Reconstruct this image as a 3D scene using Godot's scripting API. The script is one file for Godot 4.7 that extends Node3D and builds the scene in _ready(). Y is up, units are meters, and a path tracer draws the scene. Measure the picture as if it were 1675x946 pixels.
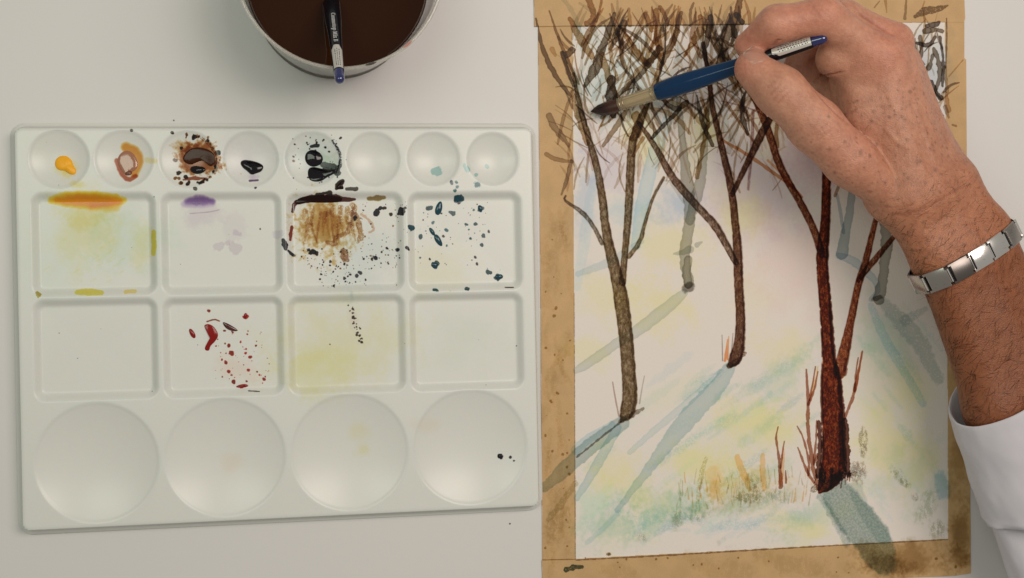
extends Node3D

# Lens and stand of the overhead camera: it looks down at a table and leans a little to the right.
const FOCAL := 2133.0
const LEAN := 0.1685
const REACH := 0.96
const MM := 0.001
var eye := Vector3.ZERO
var look := Vector3.ZERO
var side := Vector3.ZERO
var taken := {}
var rng := RandomNumberGenerator.new()
var noise_a := FastNoiseLite.new()
var noise_b := FastNoiseLite.new()
var noise_c := FastNoiseLite.new()
var lut := PackedByteArray()
var LIGHT_GAIN := Color(0.60, 0.535, 0.445)

func _ready() -> void:
	var lean := atan(LEAN)
	eye = Vector3(-REACH * sin(lean), REACH * cos(lean), 0)
	look = Vector3(sin(lean), -cos(lean), 0)
	side = Vector3(cos(lean), sin(lean), 0)
	var cam := Camera3D.new()
	cam.name = "camera"
	cam.fov = rad_to_deg(2.0 * atan(473.0 / FOCAL))
	cam.near = 0.05
	cam.far = 8.0
	add_child(cam)
	cam.look_at_from_position(eye, eye + look, Vector3(0, 0, -1))
	cam.current = true
	var env := Environment.new()
	env.background_mode = Environment.BG_COLOR
	env.background_color = Color(0.525, 0.515, 0.488)
	env.tonemap_mode = Environment.TONE_MAPPER_LINEAR
	env.tonemap_exposure = 1.25
	env.sdfgi_enabled = true
	env.ssao_enabled = true
	env.ssil_enabled = true
	var we := WorldEnvironment.new()
	we.name = "environment"
	we.environment = env
	add_child(we)
	# a long lamp over the far right of the table, a second one behind it over the far edge
	lamp("key_lamp", Vector3(0.46, 1.22, -0.36), Vector3(0.1, 0, 0), Vector2(0.8, 0.5), Color(1.0, 0.945, 0.90), 0.76)
	lamp("far_lamp", Vector3(-0.60, 1.25, -0.28), Vector3(-0.1, 0, 0), Vector2(0.6, 0.4), Color(0.95, 1.0, 0.92), 0.27)
	setup_noise()
	build_table()
	build_palette()
	build_tub()
	build_painting()
	build_held_brush()
	build_arm()
	build_sleeve()
	build_bracelet()

func lamp(called: String, at: Vector3, aim: Vector3, size: Vector2, tint: Color, energy: float) -> void:
	var l := AreaLight3D.new()
	l.name = called
	l.area_size = size
	l.light_color = tint
	l.light_energy = energy
	l.shadow_enabled = true
	l.area_range = 6.0
	add_child(l)
	l.look_at_from_position(at, aim, Vector3(0, 0, -1))

func setup_noise() -> void:
	rng.seed = 77
	for pair in [[noise_a, 11, 0.05], [noise_b, 23, 0.22], [noise_c, 5, 0.012]]:
		var n: FastNoiseLite = pair[0]
		n.seed = pair[1]
		n.frequency = pair[2]
		n.noise_type = FastNoiseLite.TYPE_SIMPLEX_SMOOTH
		n.fractal_octaves = 3
	lut.resize(4097)
	for i in 4097:
		var c := Color(i / 4096.0, 0, 0).linear_to_srgb()
		lut[i] = int(clampf(c.r * 255.0 + 0.5, 0, 255))

# ---- places -------------------------------------------------------------
# The point at height h (metres) over the table that a sight line meets; x and y count along the frame's width and height.
func spot(x: float, y: float, h := 0.0) -> Vector3:
	var d := look + side * ((x - 837.5) / FOCAL) + Vector3(0, 0, -1) * ((473.0 - y) / FOCAL)
	return eye + d * ((h - eye.y) / d.y)

func hand_spot(x: float, y: float, h_mm: float) -> Vector3:
	return spot(x, y, h_mm * MM)

# ---- naming -------------------------------------------------------------
func put(o: Node, called: String, parent: Node) -> void:
	o.name = called
	parent.add_child(o, true)

func numbered(called: String) -> String:
	var n: int = taken.get(called, 0)
	taken[called] = n + 1
	return called if n == 0 else "%s_%03d" % [called, n]

func thing(called: String, label: String, category: String, at := Vector3.ZERO, group := "") -> Node3D:
	var o := Node3D.new()
	o.name = numbered(called)
	add_child(o)
	o.position = at
	tag(o, label, category, group)
	return o

func tag(o: Node, label: String, category: String, group := "") -> void:
	o.set_meta("label", label)
	o.set_meta("category", category)
	if group:
		o.set_meta("group", group)

func obj(called: String, m: Mesh, mat: Material, parent: Node) -> MeshInstance3D:
	var o := MeshInstance3D.new()
	o.mesh = m
	o.material_override = mat
	o.cast_shadow = GeometryInstance3D.SHADOW_CASTING_SETTING_ON
	if parent == self:
		o.name = numbered(called)
		add_child(o)
	else:
		put(o, called, parent)
	return o

# ---- materials ----------------------------------------------------------
func seen(r: int, g: int, b: int) -> Color:
	# the base colour of a surface that reads as r, g, b in this room's even light
	var c := Color8(r, g, b).srgb_to_linear()
	return Color(minf(c.r / LIGHT_GAIN.r, 0.92), minf(c.g / LIGHT_GAIN.g, 0.92), minf(c.b / LIGHT_GAIN.b, 0.92))

func mat(linear: Color, rough := 0.5, spec := 0.5) -> StandardMaterial3D:
	var m := StandardMaterial3D.new()
	m.albedo_color = linear.linear_to_srgb()
	m.roughness = rough
	m.metallic_specular = spec
	return m

func relief(m: StandardMaterial3D, freq: float, scale: float, depth_cm: float, seed_ := 3, octaves := 4) -> StandardMaterial3D:
	var n := FastNoiseLite.new()
	n.seed = seed_
	n.frequency = freq
	n.fractal_octaves = octaves
	var t := NoiseTexture2D.new()
	t.width = 512
	t.height = 512
	t.seamless = true
	t.noise = n
	m.heightmap_enabled = true
	m.heightmap_texture = t
	m.heightmap_scale = depth_cm
	m.uv1_triplanar = true
	m.uv1_scale = Vector3.ONE * scale
	return m

# ---- mesh helpers -------------------------------------------------------
func commit(v: PackedVector3Array, n: PackedVector3Array, idx: PackedInt32Array, uv := PackedVector2Array(), col := PackedColorArray()) -> ArrayMesh:
	var a := []
	a.resize(Mesh.ARRAY_MAX)
	a[Mesh.ARRAY_VERTEX] = v
	a[Mesh.ARRAY_NORMAL] = n
	a[Mesh.ARRAY_INDEX] = idx
	if uv.size():
		a[Mesh.ARRAY_TEX_UV] = uv
	if col.size():
		a[Mesh.ARRAY_COLOR] = col
	var m := ArrayMesh.new()
	m.add_surface_from_arrays(Mesh.PRIMITIVE_TRIANGLES, a)
	return m

# a grid of points (rows of equal length) as a smooth skin; wrap joins the last column to the first
func skin(rows: Array, wrap := true, flip := false, cols := PackedColorArray()) -> ArrayMesh:
	var nr := rows.size()
	var nc: int = rows[0].size()
	var v := PackedVector3Array()
	for r in rows:
		v.append_array(PackedVector3Array(r))
	var n := PackedVector3Array()
	n.resize(v.size())
	var idx := PackedInt32Array()
	var last := nc if wrap else nc - 1
	for i in nr - 1:
		for j in last:
			var a := i * nc + j
			var b := i * nc + (j + 1) % nc
			var c := a + nc
			var d := b + nc
			for t in ([[a, b, c], [b, d, c]] if not flip else [[a, c, b], [b, c, d]]):
				idx.append_array(PackedInt32Array(t))
				var fn := (v[t[2]] - v[t[0]]).cross(v[t[1]] - v[t[0]])
				n[t[0]] += fn
				n[t[1]] += fn
				n[t[2]] += fn
	for i in n.size():
		n[i] = n[i].normalized() if n[i].length_squared() > 0.0 else Vector3.UP
	return commit(v, n, idx, PackedVector2Array(), cols)

# a body of revolution about the line from a to b; profile = [[distance along in mm, radius in mm], ...]
func turned(a: Vector3, b: Vector3, profile: Array, seg := 24, sides_flat := 0.0) -> ArrayMesh:
	var ax := (b - a).normalized()
	var u := ax.cross(Vector3.UP if absf(ax.y) < 0.98 else Vector3.BACK).normalized()
	var w := u.cross(ax).normalized()
	var rows := []
	for p in profile:
		var row := []
		for k in seg:
			var t := TAU * k / seg
			var r: float = p[1] * MM
			if sides_flat > 0.0:
				var q := fposmod(t + PI / 6.0, PI / 3.0) - PI / 6.0
				r *= lerpf(1.0, 0.93 / cos(q) , sides_flat)
			row.append(a + ax * (p[0] * MM) + (u * cos(t) + w * sin(t)) * r)
		rows.append(row)
	return skin(rows, true, true)

# a flat plate with upright edges on the outline pts (x, z in metres, any order of turning)
func slab(pts: PackedVector2Array, y0: float, y1: float, uv_of = null) -> ArrayMesh:
	var poly := pts.duplicate()
	if Geometry2D.is_polygon_clockwise(poly):
		poly.reverse()
	var st := SurfaceTool.new()
	st.begin(Mesh.PRIMITIVE_TRIANGLES)
	var tri := Geometry2D.triangulate_polygon(poly)
	var add := func(p: Vector2, y: float, n: Vector3) -> void:
		st.set_normal(n)
		if uv_of != null:
			st.set_uv(uv_of.call(p))
		st.add_vertex(Vector3(p.x, y, p.y))
	for i in range(0, tri.size(), 3):
		var a := poly[tri[i]]
		var b := poly[tri[i + 1]]
		var c := poly[tri[i + 2]]
		if (b - a).cross(c - a) < 0:
			var t := b
			b = c
			c = t
		for p in [a, b, c]:
			add.call(p, y1, Vector3.UP)
		for p in [a, c, b]:
			add.call(p, y0, Vector3.DOWN)
	for i in poly.size():
		var a := poly[i]
		var b := poly[(i + 1) % poly.size()]
		var d := (b - a).normalized()
		var n := Vector3(d.y, 0, -d.x)
		for q in [[a, y1], [a, y0], [b, y1], [b, y1], [a, y0], [b, y0]]:
			add.call(q[0], q[1], n)
	return st.commit()

func flat(points: Array, h := 0.0) -> PackedVector2Array:
	var out := PackedVector2Array()
	for p in points:
		var q := spot(p[0], p[1], h)
		out.append(Vector2(q.x, q.z))
	return out

# ---- the paint on a surface --------------------------------------------
# Colour per texel as linear reflectance; brush strokes and washes multiply it as thin paint does.
class Canvas:
	var w: int
	var h: int
	var x0: float
	var z0: float
	var mpp: float
	var plane: float
	var host
	var r := PackedFloat32Array()
	var g := PackedFloat32Array()
	var b := PackedFloat32Array()
	var wet := PackedFloat32Array()
	var mask := PackedFloat32Array()
	var radii := PackedFloat32Array()

	func _init(host_, x0_: float, z0_: float, wm: float, hm: float, mpp_: float, plane_: float, base: Color) -> void:
		host = host_
		x0 = x0_
		z0 = z0_
		mpp = mpp_
		plane = plane_
		w = int(ceil(wm / mpp))
		h = int(ceil(hm / mpp))
		for a in [r, g, b, wet, mask, radii]:
			a.resize(w * h)
		r.fill(base.r)
		g.fill(base.g)
		b.fill(base.b)

	func at(x: float, y: float) -> Vector2:
		var p: Vector3 = host.spot(x, y, plane)
		return Vector2((p.x - x0) / mpp, (p.z - z0) / mpp)

	func uv(p: Vector2) -> Vector2:
		return Vector2((p.x - x0) / (w * mpp), (p.y - z0) / (h * mpp))

	# a stroke through pts = [[x, y, width], ...]; o: rough (wobble of its edge), dry (gaps), edge (dark rim), soft
	func stroke(pts: Array, col: Color, amount := 1.0, o := {}) -> void:
		var lr := log(maxf(col.r, 0.004))
		var lg := log(maxf(col.g, 0.004))
		var lb := log(maxf(col.b, 0.004))
		var wetness: float = o.get("wet", 0.0)
		var rough: float = o.get("rough", 0.18)
		var dry: float = o.get("dry", 0.0)
		var edge: float = o.get("edge", 0.12)
		var soft: float = o.get("soft", 1.0)
		var grain: float = o.get("grain", 0.15)
		var gx: float = o.get("gx", 1.5)
		var gy: float = o.get("gy", 1.5)
		var k := 0.45e-3 / mpp * (1.0 - plane)
		var q := []
		for p in pts:
			var t := at(p[0], p[1])
			q.append(Vector3(t.x, t.y, p[2] * 0.5 * k))
		# round the corners off: one pass of corner cutting
		if q.size() > 2:
			var s := [q[0]]
			for i in q.size() - 1:
				s.append(q[i].lerp(q[i + 1], 0.25))
				s.append(q[i].lerp(q[i + 1], 0.75))
			s.append(q[-1])
			q = s
		var bx0 := w
		var by0 := h
		var bx1 := 0
		var by1 := 0
		var na: FastNoiseLite = host.noise_a
		var nb: FastNoiseLite = host.noise_b
		for i in q.size() - 1:
			var A: Vector3 = q[i]
			var B: Vector3 = q[i + 1]
			var rm := maxf(A.z, B.z) * (1.0 + rough) + soft + 1.0
			var xa := maxi(0, int(minf(A.x, B.x) - rm))
			var xb := mini(w - 1, int(maxf(A.x, B.x) + rm) + 1)
			var ya := maxi(0, int(minf(A.y, B.y) - rm))
			var yb := mini(h - 1, int(maxf(A.y, B.y) + rm) + 1)
			bx0 = mini(bx0, xa)
			bx1 = maxi(bx1, xb)
			by0 = mini(by0, ya)
			by1 = maxi(by1, yb)
			var dx := B.x - A.x
			var dy := B.y - A.y
			var l2 := maxf(dx * dx + dy * dy, 1e-6)
			for y in range(ya, yb + 1):
				var row := y * w
				for x in range(xa, xb + 1):
					var t := clampf(((x - A.x) * dx + (y - A.y) * dy) / l2, 0.0, 1.0)
					var ex := x - A.x - dx * t
					var ey := y - A.y - dy * t
					var d := sqrt(ex * ex + ey * ey)
					var rad := A.z + (B.z - A.z) * t
					if d > rad + minf(rad, 7.0) * rough * 1.6 + soft:
						continue
					rad += minf(rad, 7.0) * rough * na.get_noise_2d(x * 0.9, y * 0.9) * 1.6
					var m := 1.0 - d / (rad + soft * 0.5)
					if m > mask[row + x]:
						mask[row + x] = m
						radii[row + x] = rad
		for y in range(by0, by1 + 1):
			for x in range(bx0, bx1 + 1):
				var i := y * w + x
				var m := mask[i]
				if m > 0.0:
					mask[i] = 0.0
					var d2 := (1.0 - m) * (radii[i] + soft * 0.5)
					var e := minf(d2 / maxf(radii[i], 0.5), 1.0)
					m = clampf((radii[i] - d2) / soft + 0.5, 0.0, 1.0) * (1.0 - edge * 0.6 + edge * e * e * e)
					if dry > 0.0:
						m *= clampf((nb.get_noise_2d(x * gx, y * gy) * 0.65 + na.get_noise_2d(x * gx * 1.6, y * gy * 1.6) * 0.5 - (dry - 0.6)) * 4.0, 0.0, 1.0)
					m *= amount * (1.0 + grain * (nb.get_noise_2d(x * gx * 0.8 + 99.0, y * gy * 0.8) + nb.get_noise_2d(x * 1.9, y * 1.9) * 0.5))
					m = clampf(m, 0.0, 1.6)
					r[i] *= exp(m * lr)
					g[i] *= exp(m * lg)
					b[i] *= exp(m * lb)
					if wetness > 0.0:
						wet[i] = maxf(wet[i], minf(m, 1.0) * wetness)

	# a soft cloud of colour: an ellipse with a ragged, blended border
	func wash(x: float, y: float, rx: float, ry: float, turn: float, col: Color, amount: float, o := {}) -> void:
		var lr := log(maxf(col.r, 0.004))
		var lg := log(maxf(col.g, 0.004))
		var lb := log(maxf(col.b, 0.004))
		var wetness: float = o.get("wet", 0.0)
		var ragged: float = o.get("ragged", 0.5)
		var hard: float = o.get("hard", 0.0)
		var fine: float = o.get("fine", 0.4)
		var dry: float = o.get("dry", 0.0)
		var k := 0.45e-3 / mpp
		var c := at(x, y)
		var R := maxf(rx, ry) * k * 1.4
		var cs := cos(turn)
		var sn := sin(turn)
		var na: FastNoiseLite = host.noise_c
		var nb: FastNoiseLite = host.noise_b
		var nm: FastNoiseLite = host.noise_a
		for py in range(maxi(0, int(c.y - R)), mini(h - 1, int(c.y + R)) + 1):
			for px in range(maxi(0, int(c.x - R)), mini(w - 1, int(c.x + R)) + 1):
				var dx := px - c.x
				var dy := py - c.y
				var u := (dx * cs + dy * sn) / (rx * k)
				var v := (-dx * sn + dy * cs) / (ry * k)
				var d := sqrt(u * u + v * v)
				if d > 1.5:
					continue
				d += ragged * (na.get_noise_2d(px + x * 3.0, py + y * 3.0) + fine * nm.get_noise_2d(px * 1.4, py * 1.4))
				var m := clampf((1.0 - d) / (0.9 - 0.85 * hard), 0.0, 1.0)
				if m <= 0.0:
					continue
				m = m * m * (3.0 - 2.0 * m)
				if hard > 0.3:
					m *= 0.8 + 0.35 * smoothstep(0.6, 1.0, d)
				if dry > 0.0:
					m *= clampf((nb.get_noise_2d(px * 1.7, py * 1.2) * 0.6 + nm.get_noise_2d(px * 1.6, py * 0.8) * 0.6 - (dry - 0.6)) * 3.5, 0.0, 1.0)
				m = minf(m * amount, 1.0)
				var i := py * w + px
				r[i] *= exp(m * lr)
				g[i] *= exp(m * lg)
				b[i] *= exp(m * lb)
				if wetness > 0.0:
					wet[i] = maxf(wet[i], m * wetness)

	func fill(pts: PackedVector2Array, col: Color, nz := 0.05) -> void:
		var q := PackedVector2Array()
		var lo := Vector2(1e9, 1e9)
		var hi := -lo
		for p in pts:
			var t := Vector2((p.x - x0) / mpp, (p.y - z0) / mpp)
			q.append(t)
			lo = lo.min(t)
			hi = hi.max(t)
		var nb: FastNoiseLite = host.noise_b
		var nc: FastNoiseLite = host.noise_c
		for y in range(maxi(0, int(lo.y)), mini(h - 1, int(hi.y) + 1) + 1):
			var xs := []
			for i in q.size():
				var a := q[i]
				var c := q[(i + 1) % q.size()]
				if (a.y <= y) != (c.y <= y):
					xs.append(a.x + (c.x - a.x) * (y - a.y) / (c.y - a.y))
			xs.sort()
			for s in range(0, xs.size() - 1, 2):
				for x in range(maxi(0, int(xs[s] + 0.5)), mini(w - 1, int(xs[s + 1] + 0.5)) + 1):
					var i := y * w + x
					var f := 1.0 + nz * (nb.get_noise_2d(x, y) + 1.5 * nc.get_noise_2d(x * 1.4, y * 1.4))
					r[i] = col.r * f
					g[i] = col.g * f
					b[i] = col.b * f

	func dot(x: float, y: float, d: float, col: Color, amount := 1.0, o := {}) -> void:
		var a: float = host.rng.randf() * TAU
		var s: float = host.rng.randf_range(0.0, 0.28) * d
		o = o.duplicate()
		o.rough = 0.5
		o.edge = 0.1
		stroke([[x - cos(a) * s, y - sin(a) * s, d], [x + cos(a) * s, y + sin(a) * s, d * host.rng.randf_range(0.6, 1.0)]], col, amount, o)

	func picture() -> ImageTexture:
		var out := PackedByteArray()
		out.resize(w * h * 4)
		var l: PackedByteArray = host.lut
		for i in w * h:
			var j := i * 4
			out[j] = l[clampi(int(r[i] * 4096.0), 0, 4096)]
			out[j + 1] = l[clampi(int(g[i] * 4096.0), 0, 4096)]
			out[j + 2] = l[clampi(int(b[i] * 4096.0), 0, 4096)]
			out[j + 3] = 255
		return ImageTexture.create_from_image(Image.create_from_data(w, h, false, Image.FORMAT_RGBA8, out))

	func gloss(dull: float, shiny: float) -> ImageTexture:
		var out := PackedByteArray()
		out.resize(w * h)
		for i in w * h:
			out[i] = int(255.0 * lerpf(dull, shiny, wet[i]))
		return ImageTexture.create_from_image(Image.create_from_data(w, h, false, Image.FORMAT_L8, out))

func tint(r: int, g: int, b: int) -> Color:
	# how thin paint that reads as r, g, b on the white ground filters that ground
	var c := seen(r, g, b)
	var p := seen(187, 172, 155)
	return Color(minf(c.r / p.r, 1.0), minf(c.g / p.g, 1.0), minf(c.b / p.b, 1.0))

# ---- the table ----------------------------------------------------------
func build_table() -> void:
	var m := mat(seen(168, 158, 145), 0.42, 0.4)
	relief(m, 0.02, 3.0, 0.01, 8)
	var st := SurfaceTool.new()
	var box := BoxMesh.new()
	box.size = Vector3(2.2, 0.03, 1.5)
	var o := obj("table", box, m, self)
	o.position = Vector3(0.15, -0.015, 0.0)
	o.set_meta("kind", "structure")
	tag(o, "smooth white table top under the palette, tub and painting", "table")
	# stray specks of paint that fell beside the palette
	var spots := [[284, 197, 2.2, "dark speck of paint on the table above the palette"], [834, 857, 2.6, "dark speck of paint on the table below the palette's right corner"]]
	for s in spots:
		var c := spot(s[0], s[1])
		var ring := PackedVector2Array()
		for k in 9:
			var rr: float = s[2] * 0.00022 * (1.0 + 0.3 * sin(k * 2.4))
			ring.append(Vector2(cos(TAU * k / 9) * rr, sin(TAU * k / 9) * rr))
		var d := obj("paint_speck", slab(ring, 0.0, 0.0003), mat(Color(0.03, 0.025, 0.03), 0.5), self)
		d.position = c
		tag(d, s[3], "paint speck", "paint specks on the table")

# ---- the palette --------------------------------------------------------
const PAL_TOP := 12.0
const PAL_TURN := 0.0201
var pal_at := Vector3(-0.1645, 0, 0.0241)
var pal_wells := []

func pal_local(p: Vector3) -> Vector2:
	var d := (p - pal_at) * 1000.0
	return Vector2(d.x * cos(PAL_TURN) - d.z * sin(PAL_TURN), d.x * sin(PAL_TURN) + d.z * cos(PAL_TURN))

func pal_world(q: Vector2) -> Vector3:
	return pal_at + Vector3(q.x * cos(PAL_TURN) + q.y * sin(PAL_TURN), 0, -q.x * sin(PAL_TURN) + q.y * cos(PAL_TURN)) * MM

func round_box(x: float, y: float, hx: float, hy: float, r: float) -> float:
	var qx := absf(x) - hx + r
	var qy := absf(y) - hy + r
	return Vector2(maxf(qx, 0), maxf(qy, 0)).length() + minf(maxf(qx, qy), 0) - r

# signed distance to a well's rim (negative inside)
func well_rim(wl: Dictionary, q: Vector2) -> float:
	var d: Vector2 = q - wl.c
	if wl.kind == "square":
		return round_box(d.x, d.y, wl.hx, wl.hy, 7.0)
	return d.length() - wl.r

func well_depth(wl: Dictionary, q: Vector2) -> float:
	var s := -well_rim(wl, q)
	if s < -1.6:
		return 0.0
	if wl.kind == "square":
		var t := clampf((s + 1.6) / 6.2, 0.0, 1.0)
		return wl.depth * t * t * (3.0 - 2.0 * t) + maxf(s, 0.0) * 0.012
	var R: float = wl.r + 1.6
	var k := clampf((s + 1.6) / R, 0.0, 1.0)
	var bowl := 1.0 - (1.0 - k) * (1.0 - k)
	return wl.depth * bowl * smoothstep(0.0, 1.0, clampf((s + 1.6) / 3.0, 0.0, 1.0))

func pal_height(q: Vector2) -> float:
	var h := PAL_TOP
	for wl in pal_wells:
		var d: Vector2 = (q - wl.c).abs()
		if d.x < wl.reach and d.y < wl.reach:
			h -= well_depth(wl, q)
	var e := round_box(q.x, q.y, 179.4, 137.4, 5.0)
	if e > -2.0:
		h -= 0.10 * (e + 2.0) * (e + 2.0)
	return h

func build_palette() -> void:
	for i in 8:
		pal_wells.append({"kind": "round", "c": pal_local(Vector3(-0.3177 + 0.04307 * i, 0, -0.0894 - 0.0007 * i)), "r": 19.6 - 0.15 * i, "depth": 5.2, "reach": 24.0, "called": "small_round_well"})
	for row in 2:
		for i in 4:
			var z := -31.0 if row == 0 else 41.6
			var c := pal_local(Vector3((-294.3 + 86.1 * i + row * 1.2) * MM, 0, (z - 1.2 * i) * MM))
			pal_wells.append({"kind": "square", "c": c, "hx": 40.6, "hy": 34.6 if row == 0 else 34.0, "depth": 5.0, "reach": 44.0, "called": "square_well"})
	for i in 4:
		pal_wells.append({"kind": "round", "c": pal_local(Vector3((-292.5 + 86.7 * i) * MM, 0, (120.0 - 1.85 * i) * MM)), "r": 41.2, "depth": 8.2, "reach": 46.0, "called": "large_round_well"})
	var cv := Canvas.new(self, -0.372, -0.135, 0.42, 0.325, 0.00032, PAL_TOP * MM * 0.6, Color(1, 1, 1))
	paint_palette(cv)
	var pic := cv.picture()
	var m := mat(seen(171, 163, 147), 0.3, 0.5)
	m.albedo_texture = pic
	m.roughness = 1.0
	m.roughness_texture = cv.gloss(0.34, 0.12)
	m.roughness_texture_channel = BaseMaterial3D.TEXTURE_CHANNEL_RED
	m.texture_repeat = false
	m.subsurf_scatter_enabled = true
	m.subsurf_scatter_strength = 0.08
	var root := thing("paint_palette", "large white plastic mixing palette with paint in its wells", "palette", pal_at)
	root.rotation.y = PAL_TURN
	# one shared grid of heights; each cell goes to the well it lies in, or to the tray
	var step := 0.9
	var nx := int(359.0 / step) + 1
	var nz := int(275.0 / step) + 1
	var sx := 359.0 / (nx - 1)
	var sz := 275.0 / (nz - 1)
	var hs := PackedFloat32Array()
	hs.resize((nx + 2) * (nz + 2))
	for j in nz + 2:
		for i in nx + 2:
			hs[j * (nx + 2) + i] = pal_height(Vector2(-179.5 + (i - 1) * sx, -137.5 + (j - 1) * sz))
	var V := []
	var N := []
	var I := []
	var UV := []
	var remap := []
	for k in pal_wells.size() + 1:
		V.append(PackedVector3Array())
		N.append(PackedVector3Array())
		I.append(PackedInt32Array())
		UV.append(PackedVector2Array())
		remap.append({})
	var corner := func(k: int, i: int, j: int) -> int:
		var key := j * nx + i
		if remap[k].has(key):
			return remap[k][key]
		var s := nx + 2
		var o := (j + 1) * s + i + 1
		var q := Vector2(-179.5 + i * sx, -137.5 + j * sz)
		V[k].append(Vector3(q.x, hs[o], q.y) * MM)
		N[k].append(Vector3(-(hs[o + 1] - hs[o - 1]) / (2 * sx), 1, -(hs[o + s] - hs[o - s]) / (2 * sz)).normalized())
		var wq := pal_world(q)
		UV[k].append(cv.uv(Vector2(wq.x, wq.z)))
		remap[k][key] = V[k].size() - 1
		return V[k].size() - 1
	for j in nz - 1:
		for i in nx - 1:
			var q := Vector2(-179.5 + (i + 0.5) * sx, -137.5 + (j + 0.5) * sz)
			if round_box(q.x, q.y, 179.5, 137.5, 5.0) > 0.3:
				continue
			var k := pal_wells.size()
			for n in pal_wells.size():
				var wl = pal_wells[n]
				var d: Vector2 = (q - wl.c).abs()
				if d.x < wl.reach and d.y < wl.reach and well_rim(wl, q) < 0.8:
					k = n
					break
			var a: int = corner.call(k, i, j)
			var b: int = corner.call(k, i + 1, j)
			var c: int = corner.call(k, i, j + 1)
			var d2: int = corner.call(k, i + 1, j + 1)
			I[k].append_array(PackedInt32Array([a, b, c, b, d2, c]))
	for k in pal_wells.size() + 1:
		var mesh := commit(V[k], N[k], I[k], UV[k])
		obj("tray" if k == pal_wells.size() else pal_wells[k].called, mesh, m, root)
	# the sloping outer wall and its foot
	var rows := []
	for p in [[-1.2, 11.9], [-0.1, 11.5], [0.6, 9.6], [2.0, 3.0], [3.0, 1.6], [5.0, 1.3], [5.2, 0.1]]:
		var row := []
		for q in rim_line(179.5 + p[0], 137.5 + p[0], maxf(5.0 + p[0], 1.0)):
			row.append(Vector3(q.x, p[1], q.y) * MM)
		rows.append(row)
	var wallm := mat(seen(171, 163, 147), 0.34)
	obj("outer_wall", skin(rows, true, true), wallm, root)
	build_paint_drops()

func rim_line(hx: float, hy: float, r: float) -> Array:
	var out := []
	for c in 4:
		var cx := (hx - r) * (1 if c in [0, 3] else -1)
		var cy := (hy - r) * (1 if c in [0, 1] else -1)
		for k in 7:
			var t := PI / 2 * c + PI / 2 * k / 6.0
			out.append(Vector2(cx + r * cos(t), cy + r * sin(t)))
	return out

func specks(cv: Canvas, n: int, x0: float, y0: float, x1: float, y1: float, dmin: float, dmax: float, cols: Array, amount := 1.0) -> void:
	for i in n:
		var d := dmin * pow(dmax / dmin, pow(rng.randf(), 2.2))
		cv.dot(rng.randf_range(x0, x1), rng.randf_range(y0, y1), d * 0.85, cols[rng.randi() % cols.size()], amount, {"soft": 0.8, "wet": 0.6})

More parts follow.
